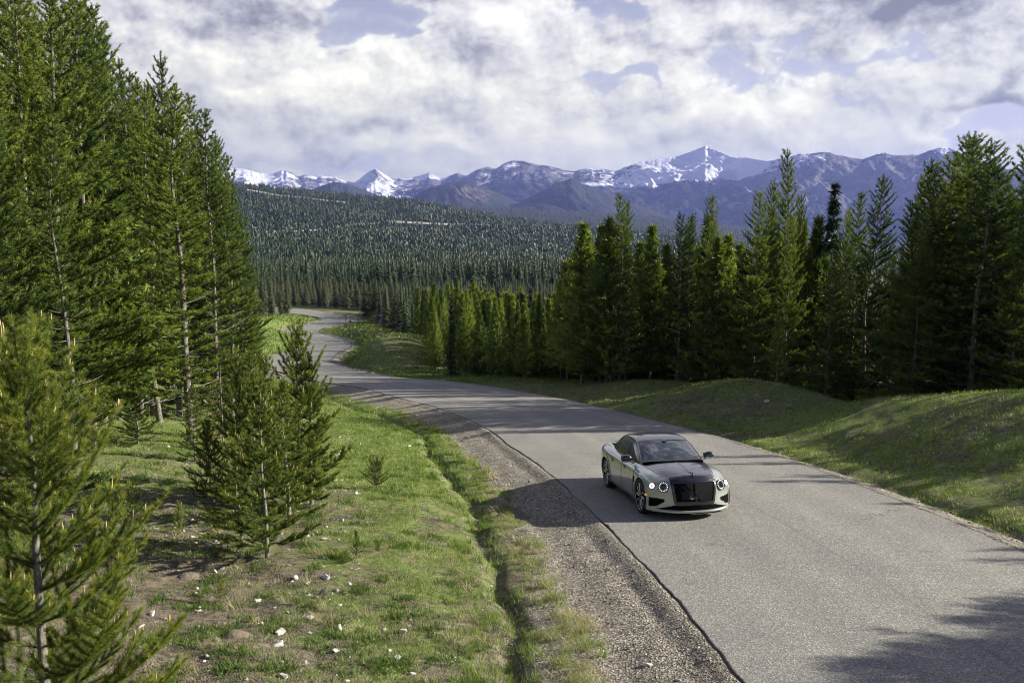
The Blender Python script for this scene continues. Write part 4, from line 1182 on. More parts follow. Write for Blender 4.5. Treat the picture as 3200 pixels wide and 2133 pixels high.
def build_woods():
    global N_PINES
    rs = np.random.RandomState(5)
    cand = []
    # wood right of the bends and behind the tall row
    def allowed(x, y):
        u = 1600 + 2900 * x / y
        if y < 62: return False
        if u > 3300: return False
        lim = np.interp(y, [60, 72, 100, 115, 135, 170, 215, 240, 262], [1900, 1335, 1350, 1330, 1245, 1205, 1190, 1175, 700])
        return u > lim
    pts = []
    def poisson(x0, x1, y0, y1, n, rmin, ok):
        cell = {}
        for (px, py) in pts: cell.setdefault((int(px // 5), int(py // 5)), []).append((px, py))
        add = []
        for _ in range(n):
            x = rs.uniform(x0, x1); y = rs.uniform(y0, y1)
            if not ok(x, y): continue
            c = (int(x // 5), int(y // 5)); good = True
            for i in (-1, 0, 1):
                for j in (-1, 0, 1):
                    for (a, b) in cell.get((c[0] + i, c[1] + j), ()):
                        if (a - x) ** 2 + (b - y) ** 2 < rmin * rmin: good = False; break
                    if not good: break
                if not good: break
            if good: cell.setdefault(c, []).append((x, y)); add.append((x, y))
        pts.extend(add)
    pts.extend(PLACED)
    n0 = len(pts)
    poisson(-40, 40, 62, 125, 14000, 1.75, allowed)
    poisson(-40, 130, 62, 262, 22000, 2.7, allowed)
    def beyond(x, y):
        u = 1600 + 2900 * x / y
        if not (300 < u < 3300): return False
        d, hw = road_d(np.array([x]), np.array([y])); e = abs(d[0]) - hw[0]
        if e < 5: return False
        if y < 275 and u > 985: return False
        if u < 960 and y > 233: return True
        return y > 268
    poisson(-140, 200, 232, 400, 14000, 3.6, beyond)
    # left of the road behind the tall stand
    def leftback(x, y):
        d, hw = road_d(np.array([x]), np.array([y])); e = abs(d[0]) - hw[0]
        u = 1600 + 2900 * x / y
        return d[0] < 0 and u < np.interp(y, [45, 80, 120, 235], [640, 690, 730, 745]) and u > -100 and e > 9
    poisson(-120, -8, 48, 235, 5000, 3.6, leftback)
    P = np.array(pts[n0:])
    X, Y = P[:, 0], P[:, 1]; U = 1600 + 2900 * X / Y
    Zg = ground_z(X, Y)
    hts = np.where(Y < 62, 12, rs.normal(11.2, 1.4, len(X))) * np.where((Y > 230) & (U < 1130), 1.12, 1.0)
    # the young wood just beyond the bends is lower than the tall rows
    top_row = np.interp(U, [700, 990, 1150, 1500, 1720, 1790, 1900, 3300], [868, 872, 884, 878, 866, 800, 740, 700]) + rs.normal(4, 14, len(X)) - 22 * (rs.rand(len(X)) < 0.06)
    top_row = top_row + np.where((U > 1150) & (U < 1760), np.interp(Y, [64, 85, 115, 160, 220], [70, 50, 26, 6, 0]), 0)
    hts = np.minimum(hts, np.maximum(px_z(top_row, Y) - Zg, 3.6))
    # the ones that show largest and are not buried behind the tall rows
    vis = (U > 1130) & (U < 1800) & (Y < 262) | (U > 760) & (U < 1130) & (Y > 230) & (Y < 300)
    front = (U >= 1800) & (Y < 85)
    size = 1.0 / Y + np.where(vis, 0.02, 0) + np.where(front, 0.001, -0.004 * (~vis)) + np.where(U < 780, -0.02, 0) * (Y < 232)
    order = np.argsort(-size)
    budget = 306 - N_PINES
    chosen = np.zeros(len(X), bool); chosen[order[:budget]] = True
    for i in np.where(chosen)[0]:
        v = int(rs.randint(4)); s = hts[i] / 13.0
        far_end = Y[i] > 228
        add_tree('pine_tree', SPRUCE if rs.rand() < 0.10 else MID[v], X[i], Y[i], s * rs.uniform(0.85, 1.15) * (0.72 if U[i] < 1760 and not far_end else 1.0), rs.uniform(0, 6.28), s,
                 'distant pine in the wood that closes the road after its last bend' if far_end else 'green pine of the young wood beyond the bends, right of the road',
                 'pine tree', 'pines closing the far end of the road' if far_end else 'pines of the young wood beyond the bends', float(Zg[i]))
        N_PINES += 1
    # the remaining mass, near part with dense foliage, far part lighter
    rest = ~chosen
    tris, tone = [], []
    var = [far_variant(700 + i, 46, 9, r, 0.12) for i, r in enumerate((0.14, 0.17, 0.20))]
    def add_mass(X, Y, Z, Hh, variants, tone0):
        k = rs.randint(len(variants), size=len(X)); a = rs.uniform(0, 6.28, len(X))
        for vi, v in enumerate(variants):
            s = np.where(k == vi)[0]
            if not len(s): continue
            c, sn = np.cos(a[s]), np.sin(a[s])
            vx = (v[None, :, 0] * c[:, None] - v[None, :, 1] * sn[:, None]) * Hh[s][:, None] + X[s][:, None]
            vy = (v[None, :, 0] * sn[:, None] + v[None, :, 1] * c[:, None]) * Hh[s][:, None] + Y[s][:, None]
            vz = v[None, :, 2] * Hh[s][:, None] + Z[s][:, None]
            tris.append(np.stack([vx, vy, vz], -1).reshape(-1, 3))
            tone.append((tone0[s][:, None] + np.repeat(rs.normal(0, 0.06, (len(s), v.shape[0] // 3)), 3, 1)).reshape(-1))
    add_mass(X[rest], Y[rest], Zg[rest], hts[rest], var, 0.62 + rs.normal(0, 0.08, rest.sum()))
    # hillside: jittered rows with openings
    def scatter(y0, y1, sp, variants, hm, roads):
        xs, ys = [], []
        y = y0
        while y < y1:
            stp = sp * (1 + 0.00035 * (y - 400)) ; w0 = (-1300) / 2900 * y; w1 = (1450) / 2900 * y
            xx = np.arange(w0, w1, stp); xx = xx + rs.uniform(-.5, .5, len(xx)) * stp
            xs.append(xx); ys.append(y + rs.uniform(-.5, .5, len(xx)) * stp); y += stp
        x = np.concatenate(xs); y = np.concatenate(ys); u = 1600 + 2900 * x / y
        keep = np.ones(len(x), bool)
        clear = fbm(x / 70, y / 110, 3, 77)
        thin = sstep(650, 1300, y) * 0.30
        keep &= clear > -0.50 + thin * 0.40
        for rd in roads:
            for q in range(0, len(rd) - 1, 1):
                ax, ay = rd[q]; bx, by = rd[q + 1]
                m_ = (x > min(ax, bx) - 3) & (x < max(ax, bx) + 3)
                if not m_.any(): continue
                yy = np.interp(x[m_], sorted([ax, bx]), [ay, by] if ax <= bx else [by, ay])
                dy = y[m_] - yy
                gap = fbm(x[m_] / 22, y[m_] / 60, 2, 91) > 0.05
                bad = (dy > -50) & (dy < 20) & (rs.rand(m_.sum()) < np.where((dy < -8) & gap, 0.72, 0.97))
                keep[np.where(m_)[0][bad]] = False
        x, y, u = x[keep], y[keep], u[keep]
        z = ground_z(x, y, False)
        hh = hm * rs.uniform(0.5, 1.35, len(x)) * (1 + 0.25 * fbm(x / 50, y / 50, 2, 78))
        tn = 0.40 + 0.34 * fbm(x / 160, y / 160, 3, 79) + rs.normal(0, 0.07, len(x)) + 0.12 * sstep(800, 500, y)
        brown = sstep(0.05, 0.35, fbm(x / 190, y / 120, 3, 83)) * sstep(450, 650, y) * sstep(1150, 900, y)
        tn = tn + brown * rs.uniform(0.15, 0.6, len(x))
        add_mass(x, y, z, hh, variants, tn)
    roads = [r[::3] for r in HILL_ROADS]
    v1 = [far_variant(720 + i, 22, 7, r, 0.2) for i, r in enumerate((0.15, 0.20, 0.25))]
    v2 = [far_variant(740 + i, 11, 5, r, 0.3) for i, r in enumerate((0.20, 0.26, 0.33))]
    v3 = [far_variant(760 + i, 6, 4, r, 0.35) for i, r in enumerate((0.24, 0.32))]
    scatter(400, 650, 4.2, v1, 11.5, roads)
    scatter(650, 1150, 5.2, v2, 12.5, roads)
    scatter(1150, 2700, 7.0, v3, 13.0, roads)
    scatter(2700, 6600, 24.0, v3, 17.0, [])
    V = np.concatenate(tris); T = np.arange(len(V)).reshape(-1, 3)
    me = nmesh('forest', V, T=T, mats=[M_FAR], attrs={'tone': np.concatenate(tone)})
    tag(obj('forest', me), 'dense conifer forest covering the valley floor and the long hillside', 'forest', kind='stuff')
    print('pines', N_PINES, 'forest tris', len(T))


build_woods()
# ---------------------------------------------------------------- the saloon car (x forward, y to its left, z up)
def cinterp(x, xs, ys):
    """smooth interpolation (monotone-ish cubic) through stations"""
    xs = np.asarray(xs, float); ys = np.asarray(ys, float); x = np.asarray(x, float)
    m = np.gradient(ys, xs)
    i = np.clip(np.searchsorted(xs, x) - 1, 0, len(xs) - 2)
    h = xs[i + 1] - xs[i]; t = np.clip((x - xs[i]) / h, 0, 1)
    return ((1 + 2 * t) * (1 - t) ** 2) * ys[i] + t * (1 - t) ** 2 * h * m[i] + t * t * (3 - 2 * t) * ys[i + 1] + t * t * (t - 1) * h * m[i + 1]


def car_paint(name, col, metal, rough, flake=0.0):
    m, N, b = material(name)
    b.inputs['Base Color'].default_value = (*col, 1)
    b.inputs['Metallic'].default_value = metal; b.inputs['Roughness'].default_value = rough
    b.inputs['Coat Weight'].default_value = 1.0; b.inputs['Coat Roughness'].default_value = 0.02
    if flake:
        P = N.new('ShaderNodeTexCoord').outputs['Object']
        n = N.noise(P, 420, 1)
        N.link(N.mix(n, tuple(c * (1 - flake) for c in col), tuple(min(1, c * (1 + flake)) for c in col)), b.inputs['Base Color'])
    return m


def build_car():
    M = dict(
        sage=car_paint('sage_silver_paint', (0.42, 0.445, 0.395), 0.45, 0.28, 0.10),
        navy=car_paint('midnight_paint', (0.003, 0.004, 0.006), 0.0, 0.35, 0.2),
        glass=simple('tinted_glass', (0.006, 0.007, 0.007), 0.015, spec=1.0, coat=1.0),
        wind=simple('windscreen_glass', (0.05, 0.056, 0.054), 0.01, metal=0.25, spec=1.0, coat=1.0),
        black=simple('black_plastic', (0.008, 0.008, 0.009), 0.45), gloss=simple('gloss_black', (0.006, 0.006, 0.007), 0.08, coat=1.0),
        void=simple('dark_cavity', (0.004, 0.004, 0.004), 0.9, spec=0.05), tyre=simple('tyre_rubber', (0.014, 0.014, 0.015), 0.75),
        rim2=simple('dark_satin', (0.010, 0.010, 0.011), 0.65, spec=0.25), rim=simple('dark_alloy', (0.02, 0.02, 0.022), 0.25, metal=0.6), blade=simple('polished_alloy', (0.55, 0.56, 0.57), 0.18, metal=1.0),
        chrome=simple('bright_metal', (0.55, 0.56, 0.58), 0.12, metal=1.0), led=simple('lamp_glow', (1, 1, 1), 0.3, emit=(1.0, 0.95, 0.80), es=0.85),
        lens=simple('lamp_chrome', (0.30, 0.31, 0.33), 0.15, metal=0.9), amber=simple('amber_lens', (0.9, 0.30, 0.02), 0.3, emit=(1, 0.35, 0.03), es=0.5),
        seam=simple('panel_gap', (0.012, 0.013, 0.012), 0.8), leather=simple('pale_trim', (0.3, 0.28, 0.25), 0.7))
    root = empty('saloon_car')
    S = [-2.80, -2.60, -2.2, -1.6, -1.0, -0.3, 0.4, 0.9, 1.3, 1.6, 2.0, 2.25, 2.42, 2.49]
    tab = dict(
        w=[.74, .88, .955, .985, .955, .94, .94, .945, .965, .975, .965, .945, .92, .88],
        zs=[.88, .96, 1.0, .995, .955, .93, .92, .915, .912, .900, .858, .815, .765, .71],
        ws=[.64, .77, .84, .875, .86, .85, .85, .85, .85, .84, .80, .765, .73, .69],
        wi=[.55, .66, .70, .72, .74, .745, .745, .735, .70, .665, .59, .54, .505, .47],
        zi=[.92, 1.01, 1.03, 1.02, .975, .955, .955, .965, .962, .945, .905, .868, .83, .78],
        zt=[.94, 1.045, 1.08, 1.07, 1.03, 1.01, 1.01, 1.03, 1.035, 1.02, .975, .935, .90, .845],
        zb=[.36, .27, .21, .19, .19, .19, .19, .19, .19, .19, .18, .165, .16, .165],
        wb=[.62, .76, .86, .92, .91, .90, .90, .90, .92, .93, .92, .90, .88, .84])
    f = {k: (lambda x, v=v: cinterp(x, S, v)) for k, v in tab.items()}
    xs = np.concatenate([np.linspace(-2.80, 2.2, 200)[:-1], np.linspace(2.2, 2.49, 22)])
    nv = 64
    rows = []
    for x in xs:
        g = {k: float(fn(x)) for k, fn in f.items()}
        K = np.array([(0, g['zb']), (g['wb'] * .6, g['zb']), (g['wb'], g['zb'] + .01), (g['wb'] * .35 + g['w'] * .65 + .005, g['zb'] + .12), (g['w'], .52), (g['w'] - .008, g['zs'] - .19),
                      (g['ws'] * .45 + g['w'] * .55, g['zs'] - .055), (g['ws'] - .03, g['zs']), (g['wi'] + .02, g['zi'] - .012), (g['wi'] - .02, g['zi'] + .002), (g['wi'] * .55, g['zt'] - .018), (0, g['zt'])])
        c = catmull(K, 8)
        s = np.concatenate([[0], np.cumsum(np.linalg.norm(np.diff(c, axis=0), axis=1))]); q = np.linspace(0, s[-1], nv)
        # keep the hood edge at one parameter: two stretches resampled apart
        kb = 9 * 8
        q = np.concatenate([np.linspace(0, s[kb], 49), np.linspace(s[kb], s[-1], 16)[1:]])
        rows.append(np.stack([np.interp(q, s, c[:, 0]), np.interp(q, s, c[:, 1])], 1))
    G = np.array(rows)                      # (nx, nv, 2)
    nx = len(xs); nv = G.shape[1]
    Xg = np.repeat(xs[:, None], nv, 1)
    # concentric closure of nose and tail
    def bendx(x, y, z):
        wt = np.clip((x - 1.35) / 1.14, 0, 1) ** 1.5
        x2 = x - wt * 0.50 * (np.abs(y) / 0.95) ** 2.5
        x2 = x2 - wt * 0.06 * np.clip((z - 0.45) / 0.4, 0, 1) ** 2 + wt * 0.03 * np.clip((0.35 - z) / 0.2, 0, 1)
        wr = np.clip((-x - 1.9) / 0.9, 0, 1) ** 1.5
        return x2 + wr * 0.28 * (np.abs(y) / 0.9) ** 2.4
    fr = []
    cz = 0.50
    for k, (sc, dx) in enumerate(((0.985, .012), (0.955, .022), (0.9, .030), (0.8, .036), (0.65, .040), (0.5, .043), (0.35, .044), (0.2, .045), (0.05, .045))):
        fr.append(np.stack([np.full(nv, xs[-1] + dx), G[-1, :, 0] * sc, cz + (G[-1, :, 1] - cz) * sc], 1))
    rr = []
    for k, (sc, dx) in enumerate(((0.98, .02), (0.94, .035), (0.85, .045), (0.6, .05), (0.3, .05), (0.05, .05))):
        rr.append(np.stack([np.full(nv, xs[0] - dx), G[0, :, 0] * sc, .62 + (G[0, :, 1] - .62) * sc], 1))
    A = np.concatenate([np.array(rr[::-1]), np.stack([Xg, G[..., 0], G[..., 1]], -1), np.array(fr)], 0)
    A[..., 0] = bendx(A[..., 0], A[..., 1], A[..., 2])
    Xn = np.concatenate([np.full(len(rr), xs[0] - .02), xs, np.full(len(fr), xs[-1] + .02)])
    n0 = A.shape[0]
    # full width: mirror
    full = np.concatenate([A[:, ::-1] * np.array([1, -1, 1]), A[:, 1:]], 1)    # right half reversed .. left half
    full = full  # (n0, 2nv-1, 3); index nv-1 is the bottom centre line
    # order: from hood centre right side, down, under, up left side; the two ends meet on the centre line
    nc = full.shape[1]
    Vb = full.reshape(-1, 3)
    i = np.arange(n0 - 1)[:, None] * nc + np.arange(nc - 1)[None]
    Qall = np.stack([i, i + nc, i + nc + 1, i + 1], -1)                         # (n0-1, nc-1, 4)
    # arches: drop faces within the wheel circles and snap the rim
    WX = (1.597, -1.597); RA = 0.412; ZA = 0.372
    V3 = Vb.copy()
    side = np.abs(V3[:, 1]) > 0.55
    cen = V3[Qall].mean(2)
    kill = np.zeros(Qall.shape[:2], bool)
    for wx in WX:
        dist = np.hypot(cen[..., 0] - wx, cen[..., 2] - ZA)
        kill |= (dist < RA) & (np.abs(cen[..., 1]) > 0.5)
    kept_v = np.zeros(len(V3), bool); kept_v[Qall[~kill].ravel()] = True
    dead_v = np.zeros(len(V3), bool); dead_v[Qall[kill].ravel()] = True
    rimv = kept_v & dead_v
    for wx in WX:
        dx = V3[:, 0] - wx; dz = V3[:, 2] - ZA; dd = np.hypot(dx, dz)
        m_ = rimv & (np.abs(dd - RA) < 0.06) & side
        V3[m_, 0] = wx + dx[m_] / dd[m_] * RA; V3[m_, 2] = ZA + dz[m_] / dd[m_] * RA
    bvh = BVHTree.FromPolygons([tuple(v) for v in Vb], [tuple(q) for q in Qall.reshape(-1, 4)])
    # classify faces into panels
    jj = np.arange(nc - 1)
    par = np.abs(jj + 0.5 - (nc - 1) / 2)             # 0 at underside centre line .. nv-1 at top centre
    ztop = par[None] > 48 + 0 * cen[..., 0]
    X = cen[..., 0]; Z = cen[..., 2]; Yc = cen[..., 1]
    lab = np.full(X.shape, 0); PAR = par[None] + 0 * X
    xi = (Xn[:-1] + Xn[1:])[:, None] / 2 + 0 * X
    hood = ztop & (X > 0.93)
    lab[hood] = 1
    lab[ztop & (X < 0.93) & (X > -2.05)] = 2          # under the cabin (hidden, dark)
    deck = ztop & (X <= -2.05) & (xi > -2.79); lab[deck] = 3
    belt = (par[None] > 41) & (par[None] < 49) & (X > -9)
    shut = (PAR > 9) & (PAR <= 47)
    lab[shut & (X > -0.12) & (X < 0.98) & (Z > .27)] = 4
    rear_edge = -1.12 + np.clip((Z - .40), 0, 1) * -0.42
    lab[shut & (X <= -0.12) & (X > np.maximum(rear_edge, -1.45)) & (Z > .27) & (np.hypot(X + 1.597, Z - ZA) > .47)] = 5
    lab[(xi > 1.75) & (lab == 0) & (Z < 0.60) & ((xi > 2.02) | (X > 1.99))] = 6      # front bumper
    lab[PAR <= 5] = 7                                                         # underside
    lab[kill] = -1

    def panel(name, sel, mat, parent=root, label=None):
        q = Qall[sel]
        if not len(q): return None
        u, inv = np.unique(q.ravel(), return_inverse=True)
        me = nmesh(name, V3[u], Q=inv.reshape(-1, 4), mats=[mat], smooth=True)
        # smooth shading carried over the seams from the whole skin
        o = obj(name, me, parent)
        if label: o['label'] = label
        return o, u
    # vertex normals of the whole skin for continuous reflections
    fn = np.cross(V3[Qall[..., 2]] - V3[Qall[..., 0]], V3[Qall[..., 3]] - V3[Qall[..., 1]])
    vn = np.zeros_like(V3)
    for k in range(4): np.add.at(vn, Qall[..., k].ravel(), fn.reshape(-1, 3))
    vn = unit(vn)
    cy = np.zeros(3)
    if (vn[Qall[100, nc - 3, 0]])[2] < 0: vn = -vn; flip = True
    else: flip = False
    if flip: Qall = Qall[..., ::-1]

    def fixn(res):
        if res is None: return None
        o, u = res
        o.data.normals_split_custom_set_from_vertices([tuple(v) for v in vn[u]])
        return o
    body = fixn(panel('body', lab == 0, M['sage']))
    hoodo = fixn(panel('bonnet', lab == 1, M['navy'], label='midnight black bonnet'))
    fixn(panel('parcel_deck', lab == 2, M['void']))
    fixn(panel('boot_lid', lab == 3, M['sage']))
    doors = []
    for sgn in (-1, 1):
        for code in (4, 5):
            doors.append((sgn, code, fixn(panel('door', (lab == code) & (np.sign(Yc) == sgn), M['sage']))))
    fixn(panel('bumper', lab == 6, M['sage']))
    fixn(panel('underside', lab == 7, M['void']))

    # ---- projection tools
    def onbody(p, d, off):
        h = bvh.ray_cast(Vector(p), Vector(d).normalized(), 6.0)
        if h[0] is None: return None
        n = h[1]
        if n.dot(Vector(d)) > 0: n = -n
        return np.array(h[0] + n * off)
    def front(y, z, off):
        r = onbody((4.0, y, z), (-1, 0, 0), off)
        return r if r is not None else np.array([2.0, y, z])
    def sidep(x, z, sgn, off):
        r = onbody((x, 3.0 * sgn, z), (0, -sgn, 0), off)
        return r if r is not None else np.array([x, .9 * sgn, z])
    def resamp(P, n):
        P = np.asarray(P, float); s = np.concatenate([[0], np.cumsum(np.linalg.norm(np.diff(P, axis=0), axis=1))])
        q = np.linspace(0, s[-1], n); return np.stack([np.interp(q, s, P[:, k]) for k in range(P.shape[1])], 1)
    def grid_mesh(name, Pg, mat, parent=root, smooth=True, flipf=False):
        a, b = Pg.shape[:2]
        ii = np.arange(a - 1)[:, None] * b + np.arange(b - 1)[None]
        Q = np.stack([ii, ii + 1, ii + b + 1, ii + b], -1).reshape(-1, 4)
        return obj(name, nmesh(name, Pg.reshape(-1, 3), Q=Q, mats=[mat], smooth=smooth), parent)
    def fpatch(name, top, bot, mat, off=.006, n=16, m=6, parent=root):
        T = resamp(top, n); Bq = resamp(bot, n)
        Pg = np.array([[front(*(T[j] * (1 - i / (m - 1)) + Bq[j] * i / (m - 1)), off) for j in range(n)] for i in range(m)])
        return grid_mesh(name, Pg, mat, parent)
    def spatch(name, sgn, top, bot, mat, off=.006, n=10, m=4, parent=root):
        T = resamp(top, n); Bq = resamp(bot, n)
        Pg = np.array([[sidep(*(T[j] * (1 - i / (m - 1)) + Bq[j] * i / (m - 1)), sgn, off) for j in range(n)] for i in range(m)])
        return grid_mesh(name, Pg, mat, parent)
    def wire(name, P, r, mat, parent=root, k=6):
        P = np.asarray(P, float)[None]
        v, q = tubes(P, np.full(P.shape[:2], r), k)
        return obj(name, nmesh(name, v, Q=q, mats=[mat], smooth=True), parent)
    def ring(name, c, nrm, r, tr, mat, parent=root, n=28, k=6, z=0.0):
        nrm = unit(np.array(nrm, float)); a = unit(np.cross(nrm, [0, 0, 1.])); b = np.cross(nrm, a)
        th = np.linspace(0, 2 * np.pi, n, endpoint=False)[:, None]; ph = np.linspace(0, 2 * np.pi, k, endpoint=False)[None]
        rr_ = r + tr * np.cos(ph)
        P = np.asarray(c) + nrm * z + (a * (rr_ * np.cos(th))[..., None] + b * (rr_ * np.sin(th))[..., None]) + nrm * (tr * np.sin(ph) + 0 * th)[..., None]
        idx = np.arange(n * k).reshape(n, k)
        Q = np.stack([idx, np.roll(idx, -1, 0), np.roll(np.roll(idx, -1, 0), -1, 1), np.roll(idx, -1, 1)], -1).reshape(-1, 4)
        return obj(name, nmesh(name, P.reshape(-1, 3), Q=Q, mats=[mat], smooth=True), parent)
    def lathe(name, prof, c, axis, mats, parent=root, n=40, midx=None):
        """prof: (radius, along-axis) pairs"""
        axis = unit(np.array(axis, float)); a = unit(np.cross(axis, [1., 0, 0])); b = np.cross(axis, a)
        th = np.linspace(0, 2 * np.pi, n, endpoint=False)
        pr = np.asarray(prof, float)
        P = np.asarray(c) + pr[:, None, 0, None] * (a * np.cos(th)[:, None] + b * np.sin(th)[:, None])[None] + pr[:, None, 1, None] * axis
        idx = np.arange(len(pr) * n).reshape(len(pr), n)
        Q = np.stack([idx[:-1], np.roll(idx[:-1], -1, 1), np.roll(idx[1:], -1, 1), idx[1:]], -1).reshape(-1, 4)
        return obj(name, nmesh(name, P.reshape(-1, 3), Q=Q, mats=mats, smooth=True), parent)

    # ---- cabin
    GX = [-2.18, -2.0, -1.7, -1.3, -0.9, -0.4, 0.0, 0.2, 0.5, 0.8, 1.06]
    gt = dict(zr=[1.065, 1.14, 1.265, 1.385, 1.452, 1.482, 1.458, 1.415, 1.295, 1.155, 1.02],
              we=[.60, .585, .575, .575, .585, .600, .610, .622, .655, .69, .715],
              ze=[1.03, 1.095, 1.205, 1.32, 1.385, 1.412, 1.392, 1.352, 1.235, 1.10, .975],
              wb=[.66, .70, .74, .775, .79, .79, .785, .782, .778, .77, .755],
              zb=[1.02, 1.01, .99, .975, .96, .95, .945, .945, .945, .945, .94])
    gf = {k: (lambda x, v=v: cinterp(x, GX, v)) for k, v in gt.items()}
    gx = np.linspace(-2.18, 1.06, 130)
    half = []
    for x in gx:
        g = {k: float(fn(x)) for k, fn in gf.items()}
        hgt = max(g['ze'] - g['zb'], .01)
        K = np.array([(g['wb'], g['zb'] - .02), (g['wb'] - .012, g['zb'] + hgt * .12), (g['wb'] * .55 + g['we'] * .45, g['zb'] + hgt * .5), (g['we'] + .012, g['ze'] - hgt * .10 - .01),
                      (g['we'] - .035, g['ze'] + (g['zr'] - g['ze']) * .33), (g['we'] * .62, g['ze'] + (g['zr'] - g['ze']) * .80), (0, g['zr'])])
        half.append(catmull(K, 7))
    half = np.array(half); nh = half.shape[1]
    hg = np.concatenate([np.stack([np.repeat(gx[:, None], nh, 1), half[..., 0], half[..., 1]], -1)[:, :-1], (np.stack([np.repeat(gx[:, None], nh, 1), -half[..., 0], half[..., 1]], -1))[:, ::-1]], 1)
    ng = hg.shape[1]
    # windscreen and backlight bow forward / rearward in plan
    yy = hg[..., 1]; xx = hg[..., 0]
    hg[..., 0] = xx - 0.16 * sstep(-.05, .9, xx) * (np.abs(yy) / .7) ** 2 + 0.12 * sstep(-1.3, -2.1, xx) * (np.abs(yy) / .6) ** 2 + 0.10 * sstep(-.05, .9, xx)
    Vg = hg.reshape(-1, 3)
    ii = np.arange(len(gx) - 1)[:, None] * ng + np.arange(ng - 1)[None]
    Qg = np.stack([ii, ii + 1, ii + ng + 1, ii + ng], -1)
    pj = np.minimum(np.arange(ng - 1) + .5, ng - 1.5 - np.arange(ng - 1) + .0)      # 0 belt .. nh-1 top
    pj = np.where(np.arange(ng - 1) < (ng - 1) / 2, np.arange(ng - 1) + .5, (ng - 1) - np.arange(ng - 1) - .5)[None] + 0 * ii
    gxm = ((gx[:-1] + gx[1:]) / 2)[:, None] + 0 * ii
    gl = np.full(ii.shape, 0)
    gl[(pj > 24.6) & (gxm > 0.24) & (gxm < 1.0)] = 1                        # windscreen (inside the pillars)
    gl[(pj > 24.6) & (gxm < -1.28) & (gxm > -2.1)] = 2                     # rear glass
    top = np.interp(gxm, [-1.62, -1.30, -.9, 0.10, .5, .80], [6, 15, 19.5, 19.5, 16.5, 8])
    gl[(pj > 2.6) & (pj < top) & (gxm > -1.62) & (gxm < 0.80)] = 3          # side windows
    gl[(pj > 24.6) & (gxm <= 0.24) & (gxm >= -1.28)] = 4                    # roof panel
    fng = np.cross(Vg[Qg[..., 2]] - Vg[Qg[..., 0]], Vg[Qg[..., 3]] - Vg[Qg[..., 1]])
    gvn = np.zeros_like(Vg)
    for k in range(4): np.add.at(gvn, Qg[..., k].ravel(), fng.reshape(-1, 3))
    gvn = unit(gvn)
    if gvn[(len(gx) // 2) * ng + ng // 2, 2] < 0: gvn = -gvn; Qg = Qg[..., ::-1]
    def gpanel(name, sel, mat, off=0.0, parent=root, label=None):
        q = Qg[sel]; u, inv = np.unique(q.ravel(), return_inverse=True)
        me = nmesh(name, Vg[u] + gvn[u] * off, Q=inv.reshape(-1, 4), mats=[mat], smooth=True)
        me.normals_split_custom_set_from_vertices([tuple(v) for v in gvn[u]])
        o = obj(name, me, parent)
        if label: o['label'] = label
        return o
    gpanel('cabin_frame', gl == 0, M['navy'], label='midnight black roof pillars')
    roof = gpanel('roof', gl == 4, M['navy'], 0.003, label='glossy black roof')
    gpanel('windscreen', gl == 1, M['wind'], -0.004)
    gpanel('rear_window', gl == 2, M['glass'], -0.004)
    Yg = Vg[Qg].mean(2)[..., 1]
    for sgn in (-1, 1):
        s3 = (gl == 3) & (np.sign(Yg) == sgn)
        gpanel('side_window', s3 & (gxm > -0.16), M['glass'], -0.005)
        gpanel('side_window', s3 & (gxm < -0.20) & (gxm > -1.18), M['glass'], -0.005)
        gpanel('side_window', s3 & (gxm < -1.22), M['glass'], -0.005)
        gpanel('window_pillar', s3 & (((gxm <= -0.16) & (gxm >= -0.20)) | ((gxm <= -1.18) & (gxm >= -1.22))), M['gloss'], 0.001)
        # bright window surround
        k0 = [Vg[i_ * ng + (3 if sgn > 0 else ng - 4)] for i_ in range(len(gx)) if -1.66 < gx[i_] < .86]
        wire('window_trim', np.array(k0) + np.array([0, .004 * sgn, 0]), .0065, M['gloss'], k=5)
    # windscreen edge trim and wiper well
    wrow = [i_ for i_ in range(len(gx)) if .22 < gx[i_] < 1.0]
    for sgn in (-1, 1):
        jj_ = 25 if sgn > 0 else ng - 26
        wire('windscreen_trim', np.array([Vg[i_ * ng + jj_] for i_ in wrow]) + np.array([0, 0, .004]), .006, M['chrome'] if sgn < 0 else M['gloss'], k=5)
    last = wrow[-1]
    cowl = np.array([Vg[last * ng + j] for j in range(21, ng - 21)])
    cg = np.stack([cowl + np.array([-.05, 0, .018]), cowl + np.array([.035, 0, .006]), cowl + np.array([.10, 0, .0])])
    grid_mesh('scuttle', cg, M['black'])
    for y0_, a_ in ((-.45, .5), (.12, .55)):
        wire('wiper', [(1.02, y0_, 1.05), (.93, y0_ + a_ * .4, 1.085), (.89, y0_ + a_, 1.09)], .008, M['black'])
    # sensor housing behind the mirror, and the cabin mirror
    pm = np.array([.30, 0, 1.355])
    v, q = tubes(np.array([[pm + (0.09, 0, -.045), pm + (0.03, 0, -.01), pm + (-.05, 0, .03)]]), np.array([[.02, .07, .05]]), 10)
    v[:, 2] = pm[2] + (v[:, 2] - pm[2]) * .55 + .016
    obj('sensor_housing', nmesh('sensor_housing', v, Q=q, mats=[M['gloss']], smooth=True), root)

    # ---- grille shell and mesh
    def gw(z): return np.interp(z, [.325, .37, .6, .84], [.40, .43, .465, .490])
    zz = np.linspace(.835, .325, 16)
    shell = np.array([[front(y, z, .010) for y in np.linspace(-gw(z) - .015, gw(z) + .015, 26)] for z in zz])
    # flatten into an upright face
    shell[..., 0] = np.maximum(shell[..., 0], 2.405 + .02 * (.6 - shell[..., 2])) * .6 + shell[..., 0] * .4 + .012
    shell_o = grid_mesh('grille_surround', shell, M['navy'])
    def gface(y, z, off): 
        p = front(y, z, .0); x = max(p[0], 2.405 + .02 * (.6 - z)) * .6 + p[0] * .4 + .012 + off
        return np.array([x, y, z])
